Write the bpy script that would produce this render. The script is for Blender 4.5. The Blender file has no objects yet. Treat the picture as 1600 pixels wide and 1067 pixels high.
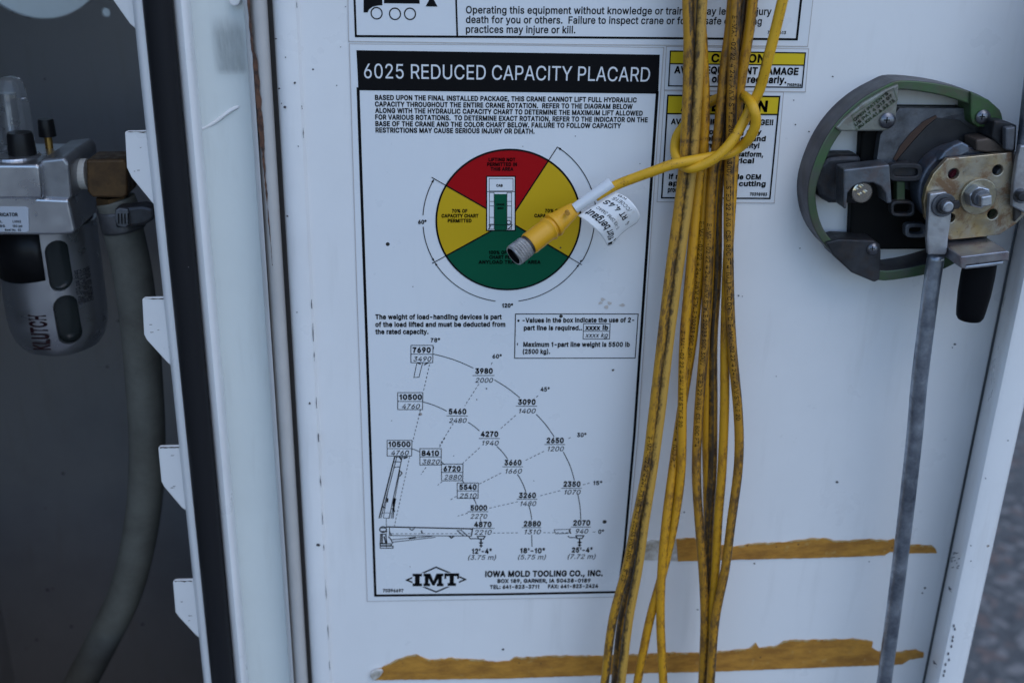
import bpy, bmesh, math, random
from mathutils import Vector, Matrix
random.seed(7)
sc = bpy.context.scene
COL = sc.collection

# ------------------------------------------------------------------ camera
F = 1700.0                                   # focal length in photo pixels (1600 wide)
D0 = 0.51                                    # metres to the door along the view axis
O = Vector((0, 0, 1.25))                     # door point at the middle of the view
Xc = Vector((25300, -86, 1700)).normalized()
Zc = -Vector((-100, 4167, 1700)).normalized()
Xc = (Xc - Zc * Xc.dot(Zc)).normalized()
Yc = Zc.cross(Xc)
def c2w(v): return Vector((Xc.dot(v), Yc.dot(v), Zc.dot(v)))
RU, RV, RW = c2w(Vector((1, 0, 0))), c2w(Vector((0, 1, 0))), c2w(Vector((0, 0, 1)))
CAMP = O - RW * D0
cd = bpy.data.cameras.new('camera'); cam = bpy.data.objects.new('camera', cd); COL.objects.link(cam)
M3 = Matrix((RU, -RV, -RW)).transposed()
cam.matrix_world = Matrix.Translation(CAMP) @ M3.to_4x4()
cd.sensor_width = 36; cd.lens = 36 * F / 1600; cd.clip_start = 0.01; cd.clip_end = 500
cd.dof.use_dof = True; cd.dof.focus_distance = 0.475; cd.dof.aperture_fstop = 9.0
sc.camera = cam

# ------------------------------------------------------------------ light
SUN_EL, SUN_AZ = math.radians(58), math.radians(150)      # azimuth from +Y (behind the door) towards +X
w = bpy.data.worlds.new('World'); sc.world = w; w.use_nodes = True
wn = w.node_tree.nodes; wl = w.node_tree.links
sky = wn.new('ShaderNodeTexSky'); sky.sky_type = 'NISHITA'; sky.sun_disc = False
sky.sun_elevation = SUN_EL; sky.sun_rotation = SUN_AZ
sky.air_density = 1.0; sky.dust_density = 0.4; sky.ozone_density = 3.0
bg = wn['Background']; bg.inputs['Strength'].default_value = 0.15
wl.new(sky.outputs[0], bg.inputs[0])
sd = bpy.data.lights.new('sun', 'SUN'); sd.energy = 0.5; sd.angle = math.radians(45); sd.color = (1, .98, .95)
sun = bpy.data.objects.new('sun', sd); COL.objects.link(sun)
sv = Vector((math.sin(SUN_AZ) * math.cos(SUN_EL), math.cos(SUN_AZ) * math.cos(SUN_EL), math.sin(SUN_EL)))
sun.rotation_euler = sv.to_track_quat('Z', 'Y').to_euler()
sc.view_settings.view_transform = 'Standard'; sc.view_settings.look = 'None'
sc.view_settings.exposure = 0.5; sc.view_settings.gamma = 1

# ------------------------------------------------------------------ helpers
def P(u, v, y=0.0):
    """photo pixel -> point of the place on the upright plane y metres behind the door skin"""
    d = RU * ((u - 800) / F) + RV * ((v - 533.5) / F) + RW
    return CAMP + d * ((y - CAMP.y) / d.y)
def mpp(u, v, y=0.0): return (P(u + 1, v, y) - P(u, v, y)).length
def tag(o, label=None, cat=None, group=None, kind=None):
    if label: o['label'] = label
    if cat: o['category'] = cat
    if group: o['group'] = group
    if kind: o['kind'] = kind
    return o
def empty(name, loc, label, cat, group=None):
    o = bpy.data.objects.new(name, None); COL.objects.link(o); o.location = loc
    o.empty_display_size = .02
    return tag(o, label, cat, group)
def link(name, me, mat, parent=None, smooth=False, bevel=0, seg=2):
    me.name = name
    o = bpy.data.objects.new(name, me); COL.objects.link(o)
    if mat: me.materials.append(mat)
    if parent:
        o.parent = parent
        p = parent; off = Vector((0, 0, 0))
        while p: off += p.location; p = p.parent
        for vt in me.vertices: vt.co -= off
        me.update()
    if smooth: me.polygons.foreach_set('use_smooth', [True] * len(me.polygons))
    if bevel:
        b = o.modifiers.new('bevel', 'BEVEL'); b.width = bevel; b.segments = seg; b.limit_method = 'ANGLE'
        b.angle_limit = math.radians(35)
    return o
def bm_obj(name, bm, mat, parent=None, **k):
    bmesh.ops.recalc_face_normals(bm, faces=bm.faces)
    me = bpy.data.meshes.new(name); bm.to_mesh(me); bm.free()
    return link(name, me, mat, parent, **k)
def add_poly(bm, pts, yb):
    """polygon of world points extruded back to depth yb"""
    a = [bm.verts.new(p) for p in pts]
    b = [bm.verts.new(Vector((p[0], yb if not callable(yb) else yb(p), p[2]))) for p in pts]
    bm.faces.new(a); bm.faces.new(b[::-1])
    n = len(a)
    for i in range(n): bm.faces.new((a[i], b[i], b[(i + 1) % n], a[(i + 1) % n]))
def prism(name, px, yf, yb, mat, parent=None, **k):
    bm = bmesh.new(); add_poly(bm, [P(u, v, yf) for u, v in px], yb)
    return bm_obj(name, bm, mat, parent, **k)
def Z(ox, oy, s): return lambda pts: [(ox + x / s, oy + y / s) for x, y in pts]
def add_cyl(bm, a, b, r0, r1=None, n=24, cap=True, ph=0.0):
    r1 = r0 if r1 is None else r1
    ax = (b - a).normalized()
    t = Vector((0, 0, 1)) if abs(ax.z) < .9 else Vector((1, 0, 0))
    e1 = ax.cross(t).normalized(); e2 = ax.cross(e1)
    A = []; B = []
    for i in range(n):
        th = 2 * math.pi * i / n + ph
        d = e1 * math.cos(th) + e2 * math.sin(th)
        A.append(bm.verts.new(a + d * r0)); B.append(bm.verts.new(b + d * r1))
    for i in range(n): bm.faces.new((A[i], A[(i + 1) % n], B[(i + 1) % n], B[i]))
    if cap: bm.faces.new(A[::-1]); bm.faces.new(B)
def cyl(name, a, b, r0, mat, parent=None, r1=None, n=24, ph=0.0, **k):
    bm = bmesh.new(); add_cyl(bm, a, b, r0, r1, n, True, ph)
    return bm_obj(name, bm, mat, parent, **k)
def ydisc(name, u, v, yf, yb, rpx, mat, parent=None, n=28, **k):
    a = P(u, v, yf); r = rpx * mpp(u, v, yf)
    return cyl(name, a, Vector((a.x, yb, a.z)), r, mat, parent, n=n, **k)
def lathe(name, base, axis, prof, mat, parent=None, n=32, smooth=True, **k):
    """prof: (distance along axis, radius)"""
    bm = bmesh.new(); ax = axis.normalized()
    t = Vector((0, 0, 1)) if abs(ax.z) < .9 else Vector((1, 0, 0))
    e1 = ax.cross(t).normalized(); e2 = ax.cross(e1); prev = None
    rings = []
    for h, r in prof:
        if r <= 1e-7: rings.append([bm.verts.new(base + ax * h)])
        else: rings.append([bm.verts.new(base + ax * h + (e1 * math.cos(2 * math.pi * i / n) + e2 * math.sin(2 * math.pi * i / n)) * r) for i in range(n)])
    for A, B in zip(rings, rings[1:]):
        for i in range(n):
            j = (i + 1) % n
            if len(A) == 1 and len(B) == 1: continue
            if len(A) == 1: bm.faces.new((A[0], B[j], B[i]))
            elif len(B) == 1: bm.faces.new((A[i], A[j], B[0]))
            else: bm.faces.new((A[i], A[j], B[j], B[i]))
    if len(rings[0]) > 1: bm.faces.new(rings[0][::-1])
    if len(rings[-1]) > 1: bm.faces.new(rings[-1])
    o = bm_obj(name, bm, mat, parent, smooth=smooth, **k)
    if smooth: sharp(o)
    return o
def sharp(o, ang=35):
    bm = bmesh.new(); bm.from_mesh(o.data)
    for e in bm.edges:
        if len(e.link_faces) == 2 and e.calc_face_angle(0) > math.radians(ang): e.smooth = False
    bm.to_mesh(o.data); bm.free()
def cut(o, cutters):
    """carve cutters (objects) out of o, then drop them"""
    for c in cutters:
        m = o.modifiers.new('cut', 'BOOLEAN'); m.operation = 'DIFFERENCE'; m.object = c; m.solver = 'EXACT'
    dg = bpy.context.evaluated_depsgraph_get(); dg.update()
    me = bpy.data.meshes.new_from_object(o.evaluated_get(dg))
    o.modifiers.clear(); old = o.data; nm = old.name; o.data = me; bpy.data.meshes.remove(old); me.name = nm
    for c in cutters: bpy.data.objects.remove(c)
    return o
def vsweep(name, sec, mat, parent=None, z0=0.55, z1=1.75, smooth=True, closed=False, nz=2):
    """upright extrusion of a plan section given as (pixel column at mid height, depth)"""
    bm = bmesh.new(); rows = []
    for k in range(nz):
        z = z0 + (z1 - z0) * k / (nz - 1)
        rows.append([bm.verts.new((P(u, 533.5, y).x, y, z)) for u, y in sec])
    n = len(sec)
    for a, b in zip(rows, rows[1:]):
        for i in range(n if closed else n - 1):
            j = (i + 1) % n; bm.faces.new((a[i], a[j], b[j], b[i]))
    if closed: bm.faces.new(rows[0][::-1]); bm.faces.new(rows[-1])
    if not closed:
        for f in bm.faces: f.normal_update()
        me = bpy.data.meshes.new(name); bm.to_mesh(me); bm.free()
        o = link(name, me, mat, parent, smooth=smooth)
    else: o = bm_obj(name, bm, mat, parent, smooth=smooth)
    if smooth: sharp(o, 50)
    return o
def catmull(pts, per=8):
    out = []
    q = [Vector(p) for p in pts]
    q = [q[0] * 2 - q[1]] + q + [q[-1] * 2 - q[-2]]
    for i in range(1, len(q) - 2):
        p0, p1, p2, p3 = q[i - 1:i + 3]
        t0 = 0; t1 = t0 + max((p1 - p0).length, 1e-6) ** .5; t2 = t1 + max((p2 - p1).length, 1e-6) ** .5; t3 = t2 + max((p3 - p2).length, 1e-6) ** .5
        for k in range(per):
            t = t1 + (t2 - t1) * k / per
            A1 = p0 * ((t1 - t) / (t1 - t0)) + p1 * ((t - t0) / (t1 - t0)); A2 = p1 * ((t2 - t) / (t2 - t1)) + p2 * ((t - t1) / (t2 - t1))
            A3 = p2 * ((t3 - t) / (t3 - t2)) + p3 * ((t - t2) / (t3 - t2))
            B1 = A1 * ((t2 - t) / (t2 - t0)) + A2 * ((t - t0) / (t2 - t0)); B2 = A2 * ((t3 - t) / (t3 - t1)) + A3 * ((t - t1) / (t3 - t1))
            out.append(B1 * ((t2 - t) / (t2 - t1)) + B2 * ((t - t1) / (t2 - t1)))
    out.append(q[-2]); return out
FRONT = -RW
def frames(path):
    fr = []; s = 0
    for i, p in enumerate(path):
        T = (path[min(i + 1, len(path) - 1)] - path[max(i - 1, 0)]).normalized()
        side = T.cross(FRONT).normalized(); fd = side.cross(T).normalized()
        if i: s += (p - path[i - 1]).length
        fr.append((p, T, side, fd, s))
    return fr
def tube(name, path, r, mat, parent=None, n=14, rad=None):
    fr = frames(path); bm = bmesh.new(); uvl = bm.loops.layers.uv.new('UVMap')
    rows = []
    for i, (p, T, sd_, fd, s) in enumerate(fr):
        rr = r if rad is None else r * rad(i / (len(fr) - 1))
        rows.append([bm.verts.new(p + (fd * math.cos(2 * math.pi * k / n) + sd_ * math.sin(2 * math.pi * k / n)) * rr) for k in range(n)])
    for i in range(len(rows) - 1):
        for k in range(n):
            j = (k + 1) % n
            f = bm.faces.new((rows[i][k], rows[i][j], rows[i + 1][j], rows[i + 1][k]))
            for lp, (ss, aa) in zip(f.loops, ((fr[i][4], k), (fr[i][4], k + 1), (fr[i + 1][4], k + 1), (fr[i + 1][4], k))):
                lp[uvl].uv = (ss, aa / n)
    bm.faces.new(rows[0][::-1]); bm.faces.new(rows[-1])
    me = bpy.data.meshes.new(name); bm.to_mesh(me); bm.free()
    return link(name, me, mat, parent, smooth=True)

# ---- lettering: letter outlines (advance, then closed loops in 1/500 em), filled as flat meshes
GLYPHS = {}
for _l in r"""a	195	133,117 117,113 89,110 63,105 39,97 29,90 22,80 17,69 15,54 17,37 24,22 34,11 47,2 63,-3 80,-4 108,1 126,12 136,26 138,26 138,0 168,0 168,126 167,145 161,160 153,172 143,180 119,190 97,192 66,188 52,182 39,173 29,161 20,146 50,137 59,150 75,161 98,165 120,161 133,148 138,128 138,127 136,121|67,79 88,84 100,86 116,88 130,91 138,95 138,69 136,57 132,47 124,37 114,29 101,24 85,23 65,26 51,36 46,52 47,62 52,70
b	212	164,95 163,75 158,58 150,44 140,33 126,26 110,23 94,26 81,32 70,43 63,58 58,75 56,95 58,114 62,131 70,145 81,156 94,163 110,165 126,163 140,156 150,145 158,131 163,114|57,254 26,254 26,0 56,0 56,29 59,29 69,16 86,2 99,-3 115,-4 137,-1 157,8 173,23 185,42 193,66 195,94 193,122 185,146 173,166 156,180 137,189 115,192 98,191 86,186 69,173 59,160 57,160
c	198	73,33 62,44 54,59 50,75 48,94 50,112 54,129 62,144 73,155 86,162 104,165 121,162 135,155 145,145 151,131 181,138 170,161 153,178 130,189 104,192 79,189 58,180 41,165 28,146 20,122 17,94 20,66 28,43 41,23 58,8 79,-1 104,-4 130,0 153,11 171,28 181,51 152,59 146,44 135,33 121,26 104,23 86,26
d	212	40,23 56,8 75,-1 98,-4 114,-3 126,2 143,16 153,29 156,29 156,0 186,0 186,254 155,254 155,160 153,160 144,173 126,186 114,191 98,192 75,189 56,180 40,166 27,146 20,122 17,94 20,66 27,42|73,33 62,44 54,58 50,75 48,95 50,114 54,131 62,145 72,156 86,163 102,165 118,163 132,156 142,145 150,131 154,114 156,95 154,75 150,58 142,43 132,32 118,26 102,23 86,26
e	202	28,42 41,23 58,8 80,-1 106,-4 125,-3 141,2 156,10 168,20 177,32 182,45 153,53 143,36 127,26 106,23 90,25 76,31 64,40 55,53 50,69 48,85 186,85 186,97 184,121 179,141 170,157 160,170 147,180 133,187 103,192 78,189 58,180 40,165 28,145 20,121 17,93 20,66|73,157 87,163 103,165 118,163 131,157 141,147 149,134 153,119 154,110 49,110 50,121 54,135 62,147
f	127	71,209 72,221 77,230 85,235 97,237 107,236 114,234 121,260 111,263 94,265 68,259 57,252 48,243 42,231 40,216 40,190 3,190 3,164 40,164 40,0 71,0 71,164 114,164 114,190 71,190
g	213	156,96 155,77 150,61 142,47 132,38 118,32 102,30 86,32 73,38 62,48 54,61 50,78 48,96 50,115 54,131 62,145 73,156 86,163 102,165 119,163 132,156 142,146 150,132 155,115|103,-49 77,-44 61,-33 51,-20 25,-35 41,-55 67,-70 84,-74 103,-75 125,-73 145,-68 162,-59 175,-45 183,-27 186,-4 186,190 157,190 157,159 154,159 144,173 127,186 114,191 98,192 76,189 56,180 40,166 27,147 20,123 17,96 20,68 28,45 40,27 56,13 76,5 97,2 114,4 126,8 143,21 153,34 156,34 156,-3 152,-23 141,-38 124,-46
h	205	57,156 57,254 26,254 26,0 57,0 57,113 58,129 63,141 71,151 80,159 92,163 105,165 123,161 136,152 145,137 148,118 148,0 179,0 179,120 177,142 170,160 161,174 148,184 132,190 114,192 94,189 76,181 62,166
i	83	27,256 22,249 21,242 22,234 27,227 34,223 42,221 50,223 57,227 62,234 63,242 62,249 57,256 50,260 42,262 34,260|26,190 26,0 57,0 57,190
j	83	27,256 22,249 20,242 22,234 27,227 34,223 42,221 50,223 57,227 61,234 63,242 61,249 57,256 50,260 42,262 34,260|20,-36 12,-42 1,-43 -5,-43 -5,-71 2,-71 19,-70 32,-65 43,-56 51,-45 55,-31 57,-15 57,190 26,190 26,-15 25,-27
k	190	147,0 186,0 100,109 180,190 142,190 60,106 57,106 57,254 26,254 26,0 57,0 57,70 77,89
l	88	29,0 59,0 59,262 29,262
m	305	248,127 248,0 278,0 278,128 276,148 270,164 261,177 249,186 234,191 218,193 190,187 169,172 161,160 158,153 154,166 144,180 129,190 110,193 86,188 66,173 59,162 56,154 56,190 26,190 26,0 57,0 57,119 58,133 63,145 70,154 79,160 100,165 115,163 126,156 134,144 137,130 137,0 168,0 168,124 173,145 187,160 197,164 209,165 224,163 236,156 245,145
n	205	179,120 176,142 170,160 160,174 147,184 132,190 114,192 94,189 76,181 62,166 56,154 56,190 26,190 26,0 57,0 57,113 58,129 63,141 71,151 80,159 92,163 105,165 123,161 136,152 145,137 148,118 148,0 179,0
o	208	191,94 188,122 180,146 167,165 149,180 128,189 104,192 79,189 58,180 41,165 28,146 20,122 17,94 20,66 28,43 41,23 58,8 79,-1 104,-4 128,-1 149,8 167,23 180,43 188,66|73,33 62,44 54,59 50,75 48,94 50,112 54,129 62,144 73,155 86,162 104,165 121,162 135,155 146,144 154,129 158,112 160,94 158,75 154,59 146,44 135,33 121,26 104,23 86,26
p	212	164,95 163,75 158,58 150,44 140,33 126,26 110,23 94,26 81,32 70,43 63,58 58,75 56,95 58,114 62,131 70,145 81,156 94,163 110,165 126,163 140,156 150,145 158,131 163,114|26,190 26,-71 57,-71 57,29 59,29 69,16 86,2 99,-3 115,-4 137,-1 157,8 173,23 185,42 193,66 195,94 193,122 185,146 173,166 156,180 137,189 115,192 98,191 86,186 69,173 59,160 56,160 56,190
q	212	40,23 56,8 75,-1 98,-4 114,-3 126,2 143,16 153,29 155,29 155,-71 186,-71 186,190 156,190 156,160 153,160 144,173 126,186 114,191 98,192 75,189 56,180 40,166 27,146 20,122 17,94 20,66 27,42|73,33 62,44 54,58 50,75 48,95 50,114 54,131 62,145 72,156 86,163 102,165 118,163 132,156 142,145 150,131 154,114 156,95 154,75 150,58 142,43 132,32 118,26 102,23 86,26
r	130	103,163 115,162 122,161 122,192 107,192 90,190 76,184 65,173 58,160 56,160 56,190 26,190 26,0 57,0 57,118 58,131 63,142 70,151 80,157 91,161
s	182	23,137 27,119 36,104 52,93 75,85 106,78 118,74 127,68 132,60 134,51 131,40 122,31 108,25 91,23 75,25 62,30 53,40 47,53 18,47 23,32 31,19 42,9 56,2 72,-3 91,-4 112,-2 130,3 145,12 156,24 163,37 166,53 162,71 153,86 137,97 115,105 86,111 62,122 56,129 54,139 57,150 65,158 78,164 94,166 110,164 121,158 129,149 134,139 162,145 149,170 140,179 127,186 112,191 94,192 74,190 58,185 43,177 33,166 26,152
t	114	63,190 63,236 32,236 32,190 3,190 3,164 32,164 32,46 36,26 46,11 62,1 84,-2 96,-1 107,1 101,27 85,25 75,26 68,31 64,38 63,49 63,164 102,164 102,190
u	205	60,52 57,72 57,190 26,190 26,69 28,47 35,29 44,15 57,5 73,-1 91,-3 111,0 129,8 143,23 149,36 149,0 179,0 179,190 148,190 148,76 146,61 142,48 134,38 125,31 113,27 100,25 82,28 68,37
v	195	186,190 152,190 112,78 101,43 97,29 83,78 42,190 9,190 81,0 113,0
w	284	198,33 191,68 181,107 158,190 126,190 103,107 93,67 85,34 77,68 67,107 44,190 11,190 69,0 99,0 124,86 131,112 138,140 142,154 145,140 152,112 159,86 184,0 215,0 272,190 240,190 217,107 206,68
x	189	50,190 14,190 78,98 10,0 46,0 74,43 89,68 94,77 100,68 115,43 143,0 179,0 112,96 176,190 141,190 117,153 101,127 96,117 90,127 74,153
y	195	83,78 42,190 9,190 81,-1 75,-18 65,-37 52,-44 36,-44 31,-43 24,-69 32,-72 46,-73 70,-68 88,-54 102,-29 186,190 153,190 112,78 101,43 97,29
z	190	127,160 21,23 21,0 169,0 169,28 63,28 63,30 166,165 166,190 24,190 24,161 127,161
A	240	138,254 101,254 8,0 43,0 67,71 173,71 198,0 231,0|144,151 163,99 77,99 95,151 106,185 119,228 132,186
B	228	189,20 200,33 207,50 209,68 207,86 201,102 192,114 182,123 170,129 157,131 157,133 178,143 193,160 198,172 199,187 197,205 190,221 180,235 164,245 145,252 121,254 30,254 30,0 123,0 151,2 172,9|163,102 171,92 176,81 178,68 175,53 165,40 148,31 122,29 62,29 62,115 124,115 140,114 153,109|156,214 165,202 168,186 166,174 162,163 154,155 144,148 119,143 62,143 62,226 120,226 141,223
C	255	236,174 232,193 224,209 214,224 201,236 186,245 170,252 134,258 113,256 93,251 75,242 59,230 46,215 35,197 27,176 22,153 20,127 22,101 27,78 35,58 46,40 59,25 75,12 93,4 113,-2 134,-3 153,-2 170,2 187,9 201,19 214,31 224,45 232,62 236,80 204,80 195,57 179,40 158,30 134,26 112,29 92,38 75,53 63,72 54,97 52,127 54,157 62,182 75,202 92,216 111,225 134,228 158,224 179,214 195,197 204,174
D	251	176,239 157,248 136,253 113,254 30,254 30,0 109,0 134,2 156,7 175,15 192,27 206,42 217,59 224,80 229,102 231,128 229,153 225,175 217,196 200,221|177,55 159,40 136,31 107,29 62,29 62,226 110,226 138,223 160,214 177,200 190,180 197,156 200,128 197,99 189,75
E	209	62,29 62,114 178,114 178,143 62,143 62,226 186,226 186,254 30,254 30,0 188,0 188,29
F	205	30,254 30,0 62,0 62,111 173,111 173,139 62,139 62,226 185,226 185,254
G	260	92,216 111,225 133,228 158,224 178,213 194,197 204,174 237,174 232,192 225,208 214,222 202,235 187,245 170,252 152,256 132,258 112,256 92,251 74,242 59,230 45,215 35,197 27,176 22,153 20,127 22,102 27,78 35,58 45,40 59,25 75,13 93,4 113,-2 134,-3 163,0 188,9 209,25 225,45 236,71 239,100 239,128 141,128 141,100 207,100 205,80 198,62 187,47 172,36 155,29 134,26 112,29 92,38 75,53 63,72 54,97 52,127 54,157 62,182 75,202
H	258	62,254 30,254 30,0 62,0 62,116 196,116 196,0 228,0 228,254 196,254 196,144 62,144
I	92	30,0 62,0 62,254 30,254
J	198	49,86 17,86 17,73 19,50 26,31 38,16 62,2 93,-3 123,2 147,16 159,31 166,50 168,73 168,254 136,254 136,73 133,52 124,37 110,28 93,25 75,28 61,37 52,52 49,73
K	233	62,254 30,254 30,0 62,0 62,83 99,123 186,0 224,0 122,144 224,254 182,254 106,172 87,152 70,131 62,121
L	196	62,254 30,254 30,0 181,0 181,29 62,29
M	314	61,0 61,164 60,186 60,208 59,219 65,204 72,181 80,160 85,145 143,0 171,0 228,145 234,161 241,181 249,205 253,219 253,184 252,163 252,0 284,0 284,254 238,254 176,94 165,61 159,41 158,36 156,42 150,61 139,94 76,254 30,254 30,0
N	262	68,254 30,254 30,0 62,0 62,164 61,192 60,215 74,191 89,165 101,145 193,0 232,0 232,254 199,254 199,97 200,79 200,54 201,39 194,53 181,75 172,91
O	267	245,153 240,176 232,197 221,215 208,230 192,242 174,251 155,256 133,258 112,256 93,251 75,242 59,230 46,215 35,197 27,176 22,153 20,127 22,101 27,78 35,58 46,40 59,25 75,12 93,4 112,-2 133,-3 155,-2 174,4 192,12 208,25 221,40 232,58 240,78 245,101 247,127|75,202 92,216 112,225 133,228 155,225 175,216 191,202 204,182 212,157 215,127 212,97 204,72 191,52 175,38 155,29 133,26 112,29 92,38 75,52 63,72 54,97 52,127 54,157 63,182
P	222	195,215 183,231 166,244 144,252 118,254 30,254 30,0 62,0 62,93 118,93 144,96 166,104 183,116 195,133 202,152 204,174 202,195|172,174 171,160 167,147 159,136 149,128 134,123 116,121 62,121 62,226 116,226 134,224 148,219 159,211 167,201 171,188
Q	267	234,-24 201,20 208,25 221,40 232,58 240,78 245,101 247,127 245,153 240,176 232,197 221,215 208,230 192,242 174,251 155,256 133,258 112,256 93,251 75,242 59,230 46,215 35,197 27,176 22,153 20,127 22,101 27,78 35,58 46,40 59,25 75,12 93,4 112,-2 133,-3 155,-2 174,4 178,6 200,-24|75,202 92,216 112,225 133,228 155,225 175,216 191,202 204,182 212,157 215,127 212,97 204,72 191,52 183,45 156,80 123,80 160,31 155,29 133,26 112,29 92,38 75,52 63,72 54,97 52,127 54,157 63,182
R	224	183,232 167,244 145,252 118,254 30,254 30,0 62,0 62,99 123,99 177,0 214,0 156,105 166,109 183,120 195,136 202,154 205,176 202,198 195,217|160,141 149,133 135,129 117,128 62,128 62,226 116,226 134,224 149,220 159,212 167,202 171,190 173,176 171,162 167,150
S	223	32,30 46,15 64,5 86,-2 112,-4 139,-2 162,5 180,17 193,32 201,50 204,69 202,85 197,99 179,119 156,132 132,140 106,147 85,154 65,167 60,176 58,188 59,199 64,209 73,218 84,224 97,228 112,229 134,227 151,219 163,206 169,189 200,189 197,208 189,224 175,238 158,249 137,256 114,258 90,256 69,249 51,238 37,224 29,206 26,186 30,163 43,145 64,130 92,120 122,111 148,102 166,89 171,81 173,70 171,57 165,46 155,37 143,30 128,26 112,25 83,29 71,35 62,44 55,55 52,68 19,68 23,48
T	224	208,254 16,254 16,226 96,226 96,0 128,0 128,226 208,226
U	259	110,28 94,34 80,44 70,57 64,72 62,89 62,254 30,254 30,87 33,62 42,40 57,22 77,8 101,-1 129,-4 157,-1 182,8 201,22 216,40 226,62 229,87 229,254 196,254 196,89 194,72 188,57 179,44 165,34 149,28 129,26
V	240	120,27 108,69 96,103 42,254 8,254 102,0 139,0 231,254 197,254 145,103 133,69
W	343	255,73 249,47 246,32 243,47 237,73 231,98 190,254 153,254 112,98 106,73 100,47 96,28 93,47 88,73 82,98 41,254 8,254 78,0 115,0 159,161 167,197 171,219 176,196 184,161 228,0 265,0 335,254 302,254 261,98
X	237	228,0 137,131 223,254 187,254 149,200 136,181 126,164 119,151 112,164 102,181 89,200 52,254 15,254 101,130 9,0 46,0 91,65 113,98 119,109 125,98 134,83 146,65 191,0
Y	236	118,129 111,146 96,172 46,254 8,254 102,104 102,0 134,0 134,104 228,254 191,254 140,172 126,146
Z	219	67,40 84,64 198,231 198,254 20,254 20,226 143,226 162,227 153,215 137,193 21,23 21,0 200,0 200,29 107,29 76,28 57,27
0	227	65,12 87,0 113,-3 140,0 162,12 179,31 192,57 198,77 201,101 203,127 201,153 198,177 192,197 179,223 161,242 139,254 113,258 87,254 65,242 48,223 35,197 29,177 25,153 24,127 25,101 29,77 34,57 47,31|62,72 56,97 55,127 56,157 62,182 70,203 82,218 96,227 113,230 131,227 145,218 157,203 165,182 170,157 172,127 170,97 165,72 157,52 145,37 131,28 113,25 96,28 82,37 70,52
1	158	80,0 111,0 111,254 86,254 77,236 57,218 30,206 30,177 56,187 80,202
2	227	55,237 43,221 35,202 33,181 64,181 65,195 69,207 77,216 86,224 98,228 112,230 137,224 146,218 154,209 159,198 160,186 155,163 141,141 117,114 32,24 32,0 195,0 195,28 76,28 76,30 133,90 168,129 185,159 191,186 188,205 181,223 169,237 153,248 134,255 112,258 91,255 72,248
3	227	157,46 149,37 138,30 109,25 83,30 72,35 63,44 57,54 55,66 22,66 26,46 35,29 49,15 66,5 87,-1 109,-3 133,-1 154,6 172,18 185,33 194,51 196,72 194,93 185,111 172,127 154,138 132,144 110,144 186,230 186,254 35,254 35,226 144,226 144,224 78,150 78,124 101,124 121,122 137,117 150,109 158,98 163,86 165,72 163,58
4	227	171,159 141,159 141,81 54,81 54,83 155,254 123,254 20,79 20,53 141,53 141,0 171,0 171,53 207,53 207,81 171,81
5	227	61,65 30,65 33,47 41,30 54,16 70,6 89,-1 111,-3 134,-1 154,8 171,21 184,38 193,58 195,82 194,99 189,116 182,130 172,143 161,153 147,160 131,165 115,167 89,162 68,151 67,151 75,226 183,226 183,254 48,254 34,126 64,123 84,134 109,138 124,137 137,131 148,122 157,111 162,97 164,81 162,66 157,52 149,41 138,32 125,27 111,25 87,30 69,44 64,54
6	227	85,145 161,254 126,254 69,170 40,119 34,100 32,81 34,58 42,37 55,20 71,7 91,-1 113,-3 135,-1 155,7 171,20 184,36 192,56 194,79 192,101 185,120 173,136 158,147 139,155 117,157 98,153|99,26 87,31 77,40 69,51 64,64 62,79 64,94 69,107 77,118 87,126 99,131 113,133 127,131 139,126 149,118 157,107 162,94 164,79 162,64 157,51 149,40 139,31 127,26 113,24
7	212	60,0 94,0 104,64 124,126 152,180 190,228 190,254 28,254 28,224 148,224 112,174 84,112 68,52
8	227	84,30 73,37 64,46 59,57 58,69 59,83 65,94 73,104 85,111 98,116 113,118 128,116 141,111 153,104 161,94 167,83 168,69 167,57 161,46 153,37 142,30 129,26 113,25 97,26|154,210 158,200 160,188 158,176 154,165 146,157 137,150 113,145 89,150 79,157 72,165 68,176 66,188 68,200 72,210 79,218 89,225 113,230 138,225 147,218|186,110 176,121 164,128 150,132 150,133 167,141 180,154 188,171 191,190 188,209 181,225 169,239 153,249 134,256 113,258 92,256 73,249 57,239 45,225 38,209 35,190 38,171 46,154 59,141 76,133 76,132 63,128 51,121 40,110 33,98 28,83 26,68 29,48 37,31 50,17 68,6 89,-1 113,-3 137,-1 158,6 176,17 189,31 198,48 200,68 199,83 194,98
9	227	77,137 69,148 64,161 63,176 64,191 69,204 77,215 87,223 99,228 113,230 127,228 139,223 150,215 157,204 162,190 164,175 162,160 157,147 149,137 139,129 127,123 113,122 99,123 87,129|135,255 113,258 91,255 71,247 55,235 42,218 34,198 32,176 34,154 41,134 53,119 69,107 87,100 109,97 128,101 140,109 65,0 100,0 158,84 186,135 192,155 194,173 192,197 184,217 171,234 155,247
.	94	26,29 25,20 26,12 31,4 39,-1 48,-2 56,-1 64,4 69,12 71,20 69,29 64,37 56,42 48,43 39,42 31,37
,	94	68,36 34,36 19,-60 42,-60
!	98	72,20 70,29 65,37 58,42 49,43 40,42 33,37 28,29 26,20 28,12 33,4 40,-1 49,-2 58,-1 65,4 70,12|64,80 66,254 32,254 34,80
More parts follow.
